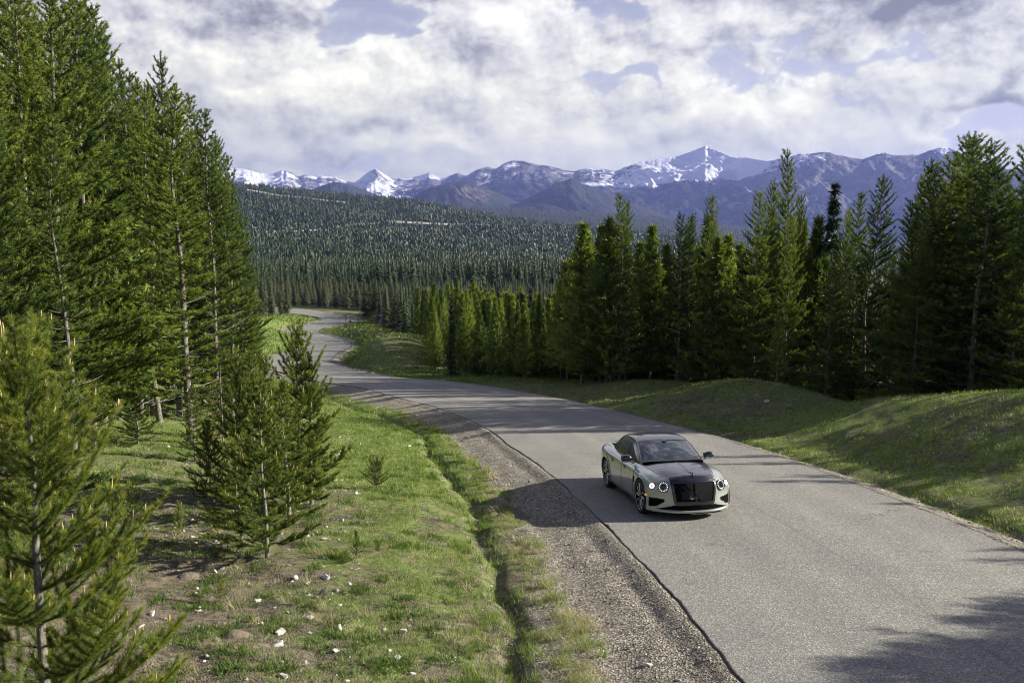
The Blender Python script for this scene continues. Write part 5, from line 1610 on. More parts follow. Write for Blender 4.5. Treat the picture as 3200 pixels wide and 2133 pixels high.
    def gwi(z): return gw(z) - .045
    zi_ = np.linspace(.785, .400, 10)
    grid_mesh('grille_backing', np.array([[gface(y, z, .016) for y in np.linspace(-gwi(z), gwi(z), 20)] for z in zi_]), M['void'])
    bars_v, bars_q, off_ = [], [], 0
    for k in range(-34, 35):
        for sg in (-1, 1):
            P_ = []
            for t in np.linspace(0, 1, 9):
                z = .78 - t * .375; y = k * .034 + sg * (t - .5) * .36
                if abs(y) < gwi(z) - .004: P_.append(gface(y, z, .022 + .004 * (sg > 0)))
            if len(P_) >= 2:
                P_ = resamp(P_, 5)
                v, q = tubes(P_[None], np.full((1, 5), .0030), 4); bars_v.append(v); bars_q.append(q + off_); off_ += len(v)
    obj('grille_mesh', nmesh('grille_mesh', np.vstack(bars_v), Q=np.vstack(bars_q), mats=[M['rim2']]), root)
    # frame tube round the grille
    per = [gface(gwi(z) + .012, z, .022) for z in zi_[::-1]] + [gface(y, .79, .022) for y in np.linspace(gwi(.79), -gwi(.79), 14)] + [gface(-gwi(z) - .012, z, .022) for z in zi_] + [gface(y, .392, .022) for y in np.linspace(-gwi(.39), gwi(.39), 14)]
    wire('grille_frame', per + per[:1], .012, M['gloss'], k=6)
    wire('centre_strip', [gface(0, z, .030) for z in np.linspace(.79, .39, 12)], .006, M['gloss'])
    for (y, z, r_) in ((-.13, .50, .016), (.05, .53, .010)):
        lathe('parking_sensor', [(0, .014), (r_ * .7, .012), (r_, .004), (r_, -.01)], gface(y, z, .024), (1, 0, 0), [M['rim2']], n=12)
    # number plate plinth on the bumper side of the grille
    grid_mesh('plate_mount', np.array([[gface(y, z, .030) for y in np.linspace(-.30, -.04, 6)] for z in np.linspace(.62, .45, 5)]), M['rim2'])
    # ---- winged bonnet figure
    oz = float(f['zt'](2.40)); op = np.array([2.36, 0, oz + .012])
    lathe('ornament_base', [(0, .02), (.016, .018), (.024, .006), (.028, -.02)], op, (0, 0, 1), [M['gloss']], n=14)
    orn = []
    for sgn in (-1, 1):
        w_ = np.array([[op + (-.0, 0, .05), op + (-.03, .028 * sgn, .065), op + (-.075, .055 * sgn, .075)], [op + (.006, 0, .03), op + (-.02, .022 * sgn, .035), op + (-.06, .03 * sgn, .045)]])
        o_ = grid_mesh('ornament_wing', w_, M['gloss'])
    v, q = tubes(np.array([[op, op + (.012, 0, .03), op + (.004, 0, .055), op + (.0, 0, .07)]]), np.array([[.008, .010, .007, .004]]), 8)
    obj('ornament_figure', nmesh('ornament_figure', v, Q=q, mats=[M['gloss']], smooth=True), root)
    # bonnet crease and shut lines
    def topz(x, y, off=.003):
        h = bvh.ray_cast(Vector((x, y, 3)), Vector((0, 0, -1)), 5.0); return np.array([x, y, (h[0].z if h[0] else .9) + off])
    wire('bonnet_crease', [topz(x, 0) for x in np.linspace(.98, 2.36, 40)], .0065, M['gloss'])
    for sgn in (-1, 1):
        wire('bonnet_gap', [topz(float(bendx(np.array(x), np.array(float(f['wi'](x))), .9)), sgn * (float(f['wi'](x)) + .004), .001) for x in np.linspace(.95, 2.36, 60)], .009, M['gloss'])
    wire('bonnet_front_gap', [topz(2.28 - .06 * (y / .45) ** 2, y, .001) for y in np.linspace(-.47, .47, 24)], .0035, M['seam'])

    # ---- bumper openings: flat black patches stand in for their shaded depth
    for sgn in (-1, 1):
        fpatch('air_intake', [(sgn * .625, .425), (sgn * .74, .440), (sgn * .875, .440)], [(sgn * .625, .385), (sgn * .76, .285), (sgn * .88, .262)], M['void'], off=.005, n=16, m=8)
        wire('intake_trim', [front(sgn * y, z, .008) for (y, z) in ((.625, .383), (.76, .280), (.884, .256), (.882, .35), (.880, .445), (.74, .446), (.62, .430), (.622, .383))], .007, M['gloss'])
        # lamps
        for (y, z, r_, nm) in ((.625, .690, .108, 'headlight'), (.812, .688, .066, 'headlight')):
            c = front(sgn * y, z, 0); h = bvh.ray_cast(Vector((4, sgn * y, z)), Vector((-1, 0, 0)), 6)
            n_ = np.array(h[1]); n_ = n_ if n_[0] > 0 else -n_
            n_ = unit(n_ * .75 + np.array([.25, 0, .0])); c = c + n_ * .004
            big = r_ > .09
            lamp = lathe(nm, [(r_ * 1.04, -.05), (r_ * 1.04, .012), (r_ * .99, .020), (r_ * .96, .016), (r_ * .60, .010), (r_ * .58, -.002), (0, -.004)], c, n_, [M['lens']], n=36)
            if big: lamp['label'] = 'large round headlight'
            else: lamp['label'] = 'small round outer headlight'
            ring('bezel', c, n_, r_ * 1.03, .009, M['gloss'], lamp, z=.018)
            a_ = unit(np.cross(n_, [0, 0, 1.])); b_ = np.cross(n_, a_)
            if big:
                ring('light_ring', c, n_, r_ * .78, .007, M['lens'], lamp, z=.018)
                vv, qq, o2 = [], [], 0
                for k in range(16):
                    t_ = k * np.pi / 8; p_ = c + n_ * .020 + (a_ * math.cos(t_) + b_ * math.sin(t_)) * r_ * .80
                    v, q = tubes(np.array([[p_ - n_ * .004, p_, p_ + n_ * .005]]), np.array([[.010, .011, .004]]), 7); vv.append(v); qq.append(q + o2); o2 += len(v)
                obj('light_pearls', nmesh('light_pearls', np.vstack(vv), Q=np.vstack(qq), mats=[M['led']], smooth=True), lamp)
                cc = c + n_ * .014
                P_ = np.array([[cc + a_ * u_ * .045 + b_ * w_ * .034 for u_ in (-1, 0, 1)] for w_ in (-1, 0, 1)])
                grid_mesh('projector', P_, M['gloss'], lamp, smooth=False)
            else:
                lathe('light_disc', [(r_ * .90, .018), (r_ * .80, .022), (r_ * .58, .020)], c, n_, [M['led']], lamp, n=24)
                vv, qq, o2 = [], [], 0
                for k in range(8):
                    t_ = k * np.pi / 4 + .3; e_ = a_ * math.cos(t_) + b_ * math.sin(t_)
                    v, q = tubes(np.array([[c + n_ * .020 + e_ * r_ * .22, c + n_ * .022 + e_ * r_ * .66]]), np.array([[.002, .009]]), 5); vv.append(v); qq.append(q + o2); o2 += len(v)
                obj('light_rays', nmesh('light_rays', np.vstack(vv), Q=np.vstack(qq), mats=[M['led']]), lamp)
                lathe('projector', [(r_ * .22, .021), (.004, .024)], c, n_, [M['rim']], lamp, n=8)
        # amber marker
        ap = [sidep(x, z, sgn, .006) for x, z in ((2.02, .50), (1.93, .50), (2.02, .465), (1.93, .465))]
        grid_mesh('side_marker', np.array([[ap[0], ap[1]], [ap[2], ap[3]]]), M['amber'])
    fpatch('lower_grille', [(-.45, .312), (0, .308), (.45, .312)], [(-.80, .222), (0, .212), (.80, .222)], M['void'], off=.010, n=40, m=5)
    wire('lower_grille_trim', [front(y, .314 + .0 * y, .012) for y in np.linspace(-.47, .47, 20)], .006, M['gloss'])
    # splitter lip in body colour
    ys = np.linspace(-.93, .93, 50)
    lip0 = np.array([front(y, .195, .0) for y in ys])
    def lipx(k): return lip0 + np.array([k, 0, 0])
    L_ = np.array([lip0 * [1, 1, 0] + [-.03, 0, .212], lip0 * [1, 1, 0] + [.030, 0, .206], lip0 * [1, 1, 0] + [.040, 0, .188], lip0 * [1, 1, 0] + [.030, 0, .158], lip0 * [1, 1, 0] + [-.06, 0, .148]])
    grid_mesh('splitter', L_, M['sage'])

    # ---- flanks
    for sgn in (-1, 1):
        dz = {4: [d for (s, c, d) in doors if s == sgn and c == 4][0], 5: [d for (s, c, d) in doors if s == sgn and c == 5][0]}
        for code, x0_, x1_ in ((4, .02, .24), (5, -1.10, -.88)):
            hx = np.linspace(x0_, x1_, 7)
            hp = np.array([sidep(x, .800, sgn, .006 + .038 * math.sin(math.pi * k / 6) ** .6) for k, x in enumerate(hx)])
            wire('door_handle', hp, .013, M['sage'], dz[code], k=7)
            spatch('handle_recess', sgn, [(x0_ - .0, .835), (x1_ + .0, .835)], [(x0_, .770), (x1_, .770)], M['seam'], .002, parent=dz[code])
        for pts in ([(0.985, .925), (0.99, .80), (0.985, .60), (.97, .40), (.95, .28)], [(-.12, .93), (-.12, .27)], [(-1.47, .93), (-1.46, .85), (-1.28, .74), (-1.15, .60), (-1.10, .45), (-1.08, .30)], [(.97, .268), (-1.1, .268)]):
            wire('door_gap', [sidep(x, z, sgn, .0015) for x, z in resamp(pts, 30)], .0042, M['seam'], k=4)
        wire('shoulder_crease', [sidep(x, .84 - .02 * (x < -1), sgn, .001) for x in np.linspace(-1.0, 1.2, 30)], .003, M['sage'], k=4)
        spatch('wing_vent', sgn, [(1.12, .745), (.98, .735)], [(1.15, .625), (1.03, .60)], M['void'], .005)  # flat black patch in place of the vent's shaded depth
        wire('vent_trim', [sidep(x, z, sgn, .010) for x, z in ((1.13, .70), (1.06, .665), (.985, .662))], .009, M['chrome'])
        spatch('sill_trim', sgn, [(1.18, .262), (0, .255), (-1.18, .262)], [(1.16, .200), (0, .200), (-1.16, .200)], M['gloss'], .010, n=24)
        wire('waist_trim', [sidep(x, z, sgn, .004) for x, z in resamp([(.86, .905), (.2, .905), (-.6, .913), (-1.5, .955)], 40)], .004, M['gloss'], k=4)
        # mirror
        mc = np.array([.60, .985 * sgn, 1.06])
        rs_ = 12; th = np.linspace(0, np.pi, 11)[:, None]; ph = np.linspace(0, 2 * np.pi, 19)[None]
        ex = np.sign(np.cos(ph)) * np.abs(np.cos(ph)) ** .8; ez = np.sign(np.sin(ph)) * np.abs(np.sin(ph)) ** .8
        yy_ = np.cos(th) + 0 * ph; rr_ = np.sin(th) ** .7
        Pm = np.stack([mc[0] + (ex * rr_) * .082 * (1 + .15 * yy_), mc[1] + yy_ * .125, mc[2] + ez * rr_ * .090 + .01 * yy_ * sgn * 0], -1)
        upper = grid_mesh('door_mirror', Pm, M['navy'])
        upper.data.materials.append(M['sage'])
        zc = np.array([np.mean([upper.data.vertices[v].co.z for v in p.vertices]) for p in upper.data.polygons])
        upper.data.polygons.foreach_set('material_index', (zc < mc[2] - .040).astype(np.int32))
        glass_ = [[mc + (-.084, .11 * u_ , .052 * w_) for u_ in (-1, 1)] for w_ in (-1, 1)]
        grid_mesh('mirror_glass', np.array(glass_), M['chrome'], upper, smooth=False)
        wire('mirror_stalk', [(.66, .82 * sgn, .955), (.64, .87 * sgn, .98), (.61, .94 * sgn, 1.015)], .024, M['sage'], upper, k=8)
        # arch liner and lip
        for wx in WX:
            lip = [sidep(wx + (RA + .004) * math.cos(a), ZA + (RA + .004) * math.sin(a), sgn, .003) for a in np.linspace(math.radians(-20), math.radians(200), 40)]
            wire('arch_lip', lip, .010, M['sage'], k=5)
            arc = np.linspace(math.radians(-25), math.radians(205), 30)
            Lg = np.array([[(wx + (RA + .004) * math.cos(a), sgn * y, ZA + (RA + .004) * math.sin(a)) for a in arc] for y in (.93, .60)])
            Lg[0, :, 1] = [p[1] - .01 * sgn for p in (sidep(wx + (RA + .01) * math.cos(a), max(ZA + (RA + .01) * math.sin(a), .21), sgn, 0) for a in arc)]
            grid_mesh('arch_liner', Lg, M['void'])
            back = np.array([[(wx + r_ * math.cos(a), sgn * .60, ZA + r_ * math.sin(a)) for a in arc] for r_ in (RA + .01, .0)])
            grid_mesh('arch_liner', back, M['void'])
    # rear lamps, exhaust, plate recess (seen only from behind)
    for sgn in (-1, 1):
        lathe('tail_lamp', [(0, .012), (.07, .010), (.085, 0), (.085, -.06)], np.array([-2.77, .66 * sgn, .80]), (-1, .25 * sgn, 0), [simple('tail_lamp_red', (.35, .01, .01), .15, coat=1)], n=24)
        lathe('exhaust', [(.05, -.08), (.055, .0), (.045, .01), (.04, -.05)], np.array([-2.80, .52 * sgn, .30]), (-1, 0, 0), [M['chrome']], n=18)

    # ---- wheels
    def wheel(wx, sgn, steer=0.0):
        w = empty('wheel'); w.parent = root; w.location = (wx, .865 * sgn, .376); w.rotation_euler = (0, 0, steer)
        ax = (0, sgn, 0); c = np.zeros(3)
        lathe('tyre', [(.285, -.13), (.33, -.140), (.362, -.128), (.376, -.10), (.3765, 0), (.376, .075), (.362, .098), (.330, .108), (.298, .102), (.288, .094)], c, ax, [M['tyre']], w, n=56)
        lathe('rim', [(.288, .094), (.296, .088), (.291, .078), (.280, .070), (.268, .02), (.262, -.12), (.0, -.12)], c, ax, [M['void']], w, n=56)
        bv_, bq_, o2, dv_, dq_, o3 = [], [], 0, [], [], 0
        for k in range(10):
            a0 = k * 2 * np.pi / 10 + .1
            for (da, r0, wd, bright) in ((0, .05, .020, True), (.27, .09, .012, False)):
                P_ = []
                for t in np.linspace(0, 1, 6):
                    r_ = r0 + (.282 - r0) * t; a = a0 + da * (.4 + .6 * t) + .22 * sgn * math.sin(t * 2.2)
                    P_.append((r_ * math.cos(a), sgn * (.062 + .020 * math.sin(t * np.pi)), r_ * math.sin(a)))
                P_ = np.array(P_)
                v, q = tubes(P_[None], np.array([[wd * .9, wd * .8, wd * .9, wd * 1.1, wd * 1.3, wd * 1.5]]), 6)
                v[:, 1] = sgn * .07 + (v[:, 1] - sgn * .07) * .75
                if bright: bv_.append(v); bq_.append(q + o2); o2 += len(v)
                else: dv_.append(v); dq_.append(q + o3); o3 += len(v)
        obj('spokes', nmesh('spokes', np.vstack(bv_), Q=np.vstack(bq_), mats=[M['blade']], smooth=True), w)
        obj('inner_spokes', nmesh('inner_spokes', np.vstack(dv_), Q=np.vstack(dq_), mats=[M['rim']], smooth=True), w)
        lathe('hub_cap', [(.062, .04), (.060, .082), (.045, .094), (0, .098)], c, ax, [M['gloss']], w, n=24)
        ring('rim_edge', c, ax, .287, .007, M['blade'], w, n=56, z=.093)
        lathe('brake_disc', [(.20, .012), (.20, .02), (.08, .02)], c, ax, [M['blade']], w, n=36)
    for wx in WX:
        for sgn in (-1, 1): wheel(wx, sgn, math.radians(3.0) if wx > 0 else 0.0)
    return root


def place_car():
    root = build_car()
    tag(root, 'two tone pale sage and black luxury saloon driving toward the camera on the road', 'car')
    root.location = CAR_LOC
    # heading and the grade of the road
    h, gr, rl = CAR_ROT
    Rz = Matrix.Rotation(math.radians(h), 4, 'Z'); Ry = Matrix.Rotation(math.radians(gr), 4, 'Y'); Rx = Matrix.Rotation(math.radians(rl), 4, 'X')
    root.rotation_euler = (Rz @ Ry @ Rx).to_euler()


CAR_LOC = (3.56, 21.43, -6.77 + .012)
CAR_ROT = (-82.5, -6.55, 0.3)
place_car()
# ---------------------------------------------------------------- stones, grass, posts, towers
def stone_material(name, a, b_, dirt=0.35):
    m, N, b = material(name)
    P = N.new('ShaderNodeNewGeometry').outputs['Position']
    c = N.mix(N.maprange(N.noise(P, 14, 5, 0.65), 0.35, 0.65), a, b_)
    c = N.mix(N.math('MULTIPLY', N.maprange(N.noise(P, 7, 4), 0.55, 0.7), dirt), c, (0.16, 0.13, 0.09))
    N.link(c, b.inputs['Base Color']); b.inputs['Roughness'].default_value = 0.85; b.inputs['Specular IOR Level'].default_value = 0.25
    bp = N.new('ShaderNodeBump'); bp.inputs['Distance'].default_value = 0.01; N.link(N.noise(P, 40, 4, 0.7), bp.inputs['Height']); N.link(bp.outputs[0], b.inputs['Normal'])
    return m


M_STONE = stone_material('pale_stone', (0.42, 0.39, 0.33), (0.74, 0.71, 0.64))
M_DSTONE = stone_material('dark_stone', (0.07, 0.062, 0.058), (0.15, 0.13, 0.12))
M_GRASS = needle_material('grass_blades', (0.060, 0.110, 0.022), (0.180, 0.260, 0.048), (0.48, 0.46, 0.26), 0.34)
M_STRAW = needle_material('dry_grass_blades', (0.26, 0.22, 0.11), (0.46, 0.41, 0.24), (0.62, 0.57, 0.38), 0.25)


def rock_mesh(seed, sx=1.0, sy=0.7, sz=0.4):
    """an angular broken stone: a cloud of random corners, hulled and lightly bevelled"""
    rs = np.random.RandomState(seed)
    bm = bmesh.new()
    for k in range(15):
        d = rs.normal(0, 1, 3); d /= np.linalg.norm(d)
        d = np.sign(d) * np.abs(d) ** 0.7
        bm.verts.new((d[0] * sx * 0.5, d[1] * sy * 0.5, d[2] * sz * 0.5))
    r = bmesh.ops.convex_hull(bm, input=bm.verts)
    junk = [v for v in bm.verts if not v.link_faces]
    for v in junk: bm.verts.remove(v)
    bmesh.ops.bevel(bm, geom=list(bm.edges), offset=0.025 * sx, segments=1, affect='EDGES')
    me = bpy.data.meshes.new('stone'); bm.to_mesh(me); bm.free()
    me.materials.append(M_STONE)
    return me


def build_stones():
    rm = [rock_mesh(i, 1.0, *((0.65, 0.42), (0.85, 0.5), (0.5, 0.28), (0.75, 0.62), (0.9, 0.3), (0.38, 0.3))[i % 6]) for i in range(12)]
    dark = rock_mesh(40, 1.0, 0.75, 0.6); dark.materials[0] = M_DSTONE
    G = 'white stones scattered over the near slope'
    rs = np.random.RandomState(3)
    def put(x, y, w, mesh, label, sink=0.3, tilt=0.25):
        z = ground_at(x, y)
        o = obj('stone', mesh, loc=(x, y, z + w * 0.10)); o.scale = (w, w, w)
        o.rotation_euler = (rs.normal(0, tilt), rs.normal(0, tilt), rs.uniform(0, 6.28))
        tag(o, label, 'stone', G)
    named = [
        (923, 1813, 46, 2, 'broad flat pale slab of stone below the slope clump'), (1016, 1819, 40, 0, 'tall white stone standing on edge right of the flat slab'),
        (803, 1864, 32, 3, 'white stone between the clump and the curved stick'), (967, 1925, 30, 1, 'upright white block of stone right of the curved stick'),
        (876, 1970, 40, 4, 'white slab of stone just above the long dark sided one'), (866, 2007, 46, 5, 'long narrow stone with a dark underside'),
        (1061, 1956, 38, 5, 'thin white sliver of stone lying flat right of the upright block'), (1048, 2025, 36, 0, 'chipped white stone low on the slope toward the ditch'),
        (886, 2100, 38, 3, 'bright white stone near the bottom edge below the long stone'), (636, 2119, 56, 2, 'large pale stone beside the tips of the near pine at the bottom edge'),
        (317, 1861, 54, 2, 'group leading white stone seen through the boughs of the near pine'), (438, 1946, 34, 4, 'white stone under the lower boughs of the near pine'),
        (474, 1904, 28, 1, 'rounded white stone just above the one under the boughs'), (1011, 1689, 34, 4, 'long pale stone at the right foot of the clump'),
        (1124, 1379, 16, 3, 'single bright white stone high on the green slope'), (1277, 1394, 26, 2, 'flat pale stone near the ditch high on the slope'),
        (2025, 2078, 36, 0, 'white stone lying on the grey gravel shoulder near the road'), (2122, 2125, 18, 3, 'small white stone on the gravel at the bottom edge'),
        (1595, 2025, 24, 2, 'dusty stone in the ditch at the foot of the shoulder'), (2412, 1214, 24, 4, 'pale boulder lying on the grassy bank right of the road'),
        (1293, 1921, 18, 1, 'upper stone of a close pair by the ditch'), (1282, 1939, 15, 3, 'lower stone of a close pair by the ditch')]
    for (u, v, wpx, k, lab) in named:
        x, y = hit_ground(u, v, 5, 200) if u != 2412 else (11.6, 41.5)
        dist = math.hypot(y, 6)
        put(x, y, 0.88 * wpx / 2900 * dist, rm[k], lab)
    x, y = hit_ground(1011, 1860, 5); put(x, y, 0.16, dark, 'dark reddish broken stone among the white ones')
    more = [(1036, 1864, 17), (965, 1866, 22), (870, 1840, 18), (1061, 1895, 22), (969, 1972, 17), (806, 1931, 18), (649, 2080, 22), (647, 2044, 28), (686, 2090, 26), (771, 2109, 16), (634, 1955, 16),
            (832, 2117, 18), (1092, 2044, 14), (983, 1943, 14), (1082, 1860, 16), (1094, 1834, 20), (988, 1765, 15), (985, 1729, 15), (1271, 2057, 12), (1659, 1831, 14), (1021, 1644, 20), (961, 1679, 18),
            (938, 1619, 20), (1079, 1574, 16), (1034, 1465, 14), (1121, 1554, 15), (1061, 1556, 15), (1046, 1541, 14), (1084, 1360, 14), (584, 2114, 24), (250, 1640, 20), (600, 1620, 16), (575, 1655, 15), (660, 1640, 16), (610, 1680, 15)]
    for i in range(160):
        u = rs.uniform(480, 1300); v = rs.uniform(1330, 2120)
        if u > 1120 and v < 1900 and rs.rand() < .7: continue
        if rs.rand() < .35: u = rs.normal(1050, 70); v = rs.uniform(1350, 1700)
        if rs.rand() < .2: u = rs.normal(620, 60); v = rs.uniform(1600, 1750)
        more.append((u, v, rs.uniform(7, 19) * (1 + (v - 1400) / 900)))
    for i, (u, v, wpx) in enumerate(more):
        x, y = hit_ground(u, v, 5, 200)
        d_, h_ = road_d(np.array([x]), np.array([y]))
        if abs(d_[0]) - h_[0] < 2.6: continue
        put(x, y, 0.8 * wpx / 2900 * math.hypot(y, 6), rm[i % 12], 'small pale stone lying in the thin grass of the near slope', tilt=0.4)


def scatter_polar(n, r0, r1, th0, th1, rs):
    r = np.exp(rs.uniform(math.log(r0), math.log(r1), n)); t = np.radians(rs.uniform(th0, th1, n))
    return r * np.sin(t), r * np.cos(t)


def blades(name, X, Y, rs, n, hgt, wid, lean, mat, tone, label, spread=0.04, wind=None, segs=1):
    """tufts of blades as one object"""
    Z = ground_z(X, Y)
    S = len(X)
    hs = (hgt * rs.uniform(0.5, 1.2, (S, n)))
    a = rs.uniform(0, 6.283, (S, n)); sp = spread if np.ndim(spread) else np.full(S, spread)
    bx = X[:, None] + rs.normal(0, 1, (S, n)) * sp[:, None]; by = Y[:, None] + rs.normal(0, 1, (S, n)) * sp[:, None]
    lx = np.cos(a) * lean * rs.uniform(0.2, 1.2, (S, n)); ly = np.sin(a) * lean * rs.uniform(0.2, 1.2, (S, n))
    if wind is not None: lx = lx + wind[0]; ly = ly + wind[1]
    b2 = rs.uniform(0, 6.283, (S, n)); w = wid * rs.uniform(0.6, 1.2, (S, n)) * 0.5
    wx, wy = np.cos(b2) * w, np.sin(b2) * w
    z = Z[:, None] - 0.012 + 0 * hs
    tp = np.repeat(tone[:, None] + rs.normal(0, 0.08, (S, n)), 1, 1)
    if segs == 1:
        tri = np.stack([np.stack([bx - wx, by - wy, z], -1), np.stack([bx + wx, by + wy, z], -1), np.stack([bx + lx * hs, by + ly * hs, z + hs], -1)], 2).reshape(-1, 3)
        T = np.arange(len(tri)).reshape(-1, 3); tn = np.repeat(tp.reshape(-1), 3)
        me = nmesh(name, tri, T=T, mats=[mat], attrs={'tone': tn})
    else:
        mx, my, mz = bx + lx * hs * 0.30, by + ly * hs * 0.30, z + hs * 0.50
        ex, ey, ez = bx + lx * hs * 1.25, by + ly * hs * 1.25, z + hs * 0.42
        V = np.stack([np.stack(q, -1) for q in ((bx - wx, by - wy, z), (bx + wx, by + wy, z), (mx + wx * .8, my + wy * .8, mz), (mx - wx * .8, my - wy * .8, mz), (ex, ey, ez))], 2).reshape(-1, 3)
        k = np.arange(S * n)[:, None] * 5
        me = nmesh(name, V, T=np.hstack([k + 3, k + 2, k + 4]), Q=np.hstack([k, k + 1, k + 2, k + 3]), mats=[mat], attrs={'tone': np.repeat(tp.reshape(-1), 5)})
    o = obj(name, me); tag(o, label, name.replace('_', ' '), kind='stuff')
    return o


def build_grass():
    rs = np.random.RandomState(21)
    X, Y = scatter_polar(170000, 7.0, 75.0, -34, 34, rs)
    d, hw = road_d(X, Y); e = np.abs(d) - hw
    n1 = fbm(X / 0.8, Y / 0.8, 4, 61); n2 = fbm(X / 3.2, Y / 3.2, 3, 66)
    lush = np.where(d > 0, 0.42, sstep(12, 30, Y) * 0.5) + 0.45 * np.exp(-((e - 3.8) / 1.6) ** 2) * (d < 0)
    p = np.clip(0.10 + 0.85 * (n1 + n2 * 0.8) + lush, 0.02, 1)
    shade = (d > 0) & (e > 9) | (d < 0) & (e > 18)
    lo = np.where(d > 0, 1.15, 1.55)
    keep = (e > lo) & (e < 34) & (rs.rand(len(X)) < p) & ~(shade & (rs.rand(len(X)) < 0.5))
    keep &= ~((np.abs(e - 2.65) < 0.22) & (d < 0) & (rs.rand(len(X)) < 0.8))
    keep &= ~((d < 0) & (e < 1.55 + 0.9 * sstep(20, 9, Y)) & (rs.rand(len(X)) < 0.85))
    X, Y, e, d, n2 = X[keep], Y[keep], e[keep], d[keep], n2[keep]
    r = np.hypot(X, Y)
    sc = np.clip(r / 13, 0.8, 3.6)
    tone = 0.42 + 0.25 * fbm(X / 1.3, Y / 1.3, 3, 71) + rs.normal(0, 0.10, len(X)) + (rs.rand(len(X)) < 0.34 - 0.20 * (r > 25)) * 0.42
    tone -= 0.02 * (d > 0)
    blades('grass', X, Y, rs, 7, (0.058 * (0.8 + 0.35 * sc))[:, None], (0.0085 * sc)[:, None], 0.75, M_GRASS, tone, 'short green grass growing on the slopes and banks', spread=0.035 * sc)
    # farther verges: coarser
    X, Y = scatter_polar(60000, 60, 255, -20, 12, rs)
    d, hw = road_d(X, Y); e = np.abs(d) - hw
    k = (e > 1.2) & (e < 26) & (fbm(X / 4, Y / 4, 3, 62) > -0.25)
    X, Y = X[k], Y[k]; r = np.hypot(X, Y)
    blades('grass', X, Y, rs, 6, (0.0022 * r)[:, None], (0.00085 * r)[:, None], 0.8, M_GRASS, 0.45 + 0.2 * fbm(X / 5, Y / 5, 3, 72) + rs.normal(0, .1, len(X)) + (rs.rand(len(X)) < .15) * .4, 'short green grass on the distant verges', spread=0.004 * r)
    # leafy weeds in darker clumps on the near slope
    cx, cy = scatter_polar(420, 8, 30, -34, 4, rs); d, hw = road_d(cx, cy); k = (d < 0) & (np.abs(d) - hw > 3.0); cx, cy = cx[k], cy[k]
    m = 26
    X = (cx[:, None] + rs.normal(0, 0.12, (len(cx), m)) * rs.uniform(.5, 1.6, (len(cx), 1))).ravel(); Y = (cy[:, None] + rs.normal(0, 0.12, (len(cx), m)) * rs.uniform(.5, 1.6, (len(cx), 1))).ravel()
    blades('weeds', X, Y, rs, 5, 0.10, 0.020, 1.0, M_GRASS, 0.34 + rs.normal(0, 0.07, len(X)), 'low leafy weeds in dark green clumps on the near slope', spread=0.03)
    # long dry grass along the bank between gravel and ditch, and tufts elsewhere
    cx, cy = [], []
    while len(cx) < 170:
        x, y = scatter_polar(400, 7.5, 50, -25, 10, rs); d, hw = road_d(x, y); e = np.abs(d) - hw
        k = (d < 0) & (e > 1.3) & (e < 2.1) & (rs.rand(400) < 0.6) | (d < 0) & (e > 2.6) & (e < 9) & (rs.rand(400) < 0.05) | (d > 0) & (e > 1.2) & (e < 9) & (rs.rand(400) < 0.12)
        cx += list(x[k]); cy += list(y[k])
    cx, cy = np.array(cx), np.array(cy)
    m = 7
    X = (cx[:, None] + rs.normal(0, 0.07, (len(cx), m))).ravel(); Y = (cy[:, None] + rs.normal(0, 0.07, (len(cx), m))).ravel()
    r = np.hypot(X, Y)
    ln = np.where(r < 16, 0.36, 0.28)
    blades('dry_grass', X, Y, rs, 5, ln[:, None] * rs.uniform(.5, 1.2, (len(X), 1)), (0.006 * np.clip(r / 12, .9, 3))[:, None], 0.9, M_STRAW, 0.5 + rs.normal(0, 0.2, len(X)), 'long straw coloured grass lying over along the ditch bank', spread=0.03, wind=(-0.55, -0.45), segs=2)
    # tall fresh tufts low on the bank
    cx, cy = scatter_polar(900, 8, 40, -14, 12, rs); d, hw = road_d(cx, cy); e = np.abs(d) - hw
    k = (d < 0) & (e > 1.4) & (e < 3.4); cx, cy = cx[k], cy[k]; m = 8
    X = (cx[:, None] + rs.normal(0, 0.06, (len(cx), m))).ravel(); Y = (cy[:, None] + rs.normal(0, 0.06, (len(cx), m))).ravel(); r = np.hypot(X, Y)
    blades('tall_grass', X, Y, rs, 6, 0.20, (0.008 * np.clip(r / 12, .9, 3))[:, None], 0.6, M_GRASS, 0.50 + rs.normal(0, 0.1, len(X)), 'taller fresh green grass tufts along the ditch', spread=0.03)
    # loose stones of the shoulder
    X, Y = scatter_polar(42000, 8, 45, -16, 33, rs); d, hw = road_d(X, Y); e = np.abs(d) - hw
    k = ((d < 0) & (e > 0.12) & (e < 1.5 + 1.1 * sstep(20, 9, Y))) | ((d > 0) & (e > 0.5) & (e < 1.3)) | ((np.abs(e - 2.65) < 0.3) & (d < 0) & (rs.rand(len(X)) < 0.6))
    X, Y = X[k], Y[k]
    Z = ground_z(X, Y); r = np.hypot(X, Y); sz = rs.lognormal(-4.55, 0.42, len(X)) * np.clip(r / 12, 0.9, 1.8)
    base = np.array([(1, 0, 0), (0, 1, 0), (-1, 0, 0), (0, -1, 0), (0, 0, 1), (0, 0, -1.0)])
    fc = np.array([(0, 1, 4), (1, 2, 4), (2, 3, 4), (3, 0, 4), (1, 0, 5), (2, 1, 5), (3, 2, 5), (0, 3, 5)])
    S = len(X); V = base[None] * rs.uniform(0.5, 1.3, (S, 6, 1)) * np.array([1, .8, .55]) + rs.normal(0, .18, (S, 6, 3))
    a = rs.uniform(0, 6.28, S); c, s_ = np.cos(a)[:, None], np.sin(a)[:, None]
    V = np.stack([V[..., 0] * c - V[..., 1] * s_, V[..., 0] * s_ + V[..., 1] * c, V[..., 2]], -1) * sz[:, None, None] + np.stack([X, Y, Z + sz * .25], -1)[:, None]
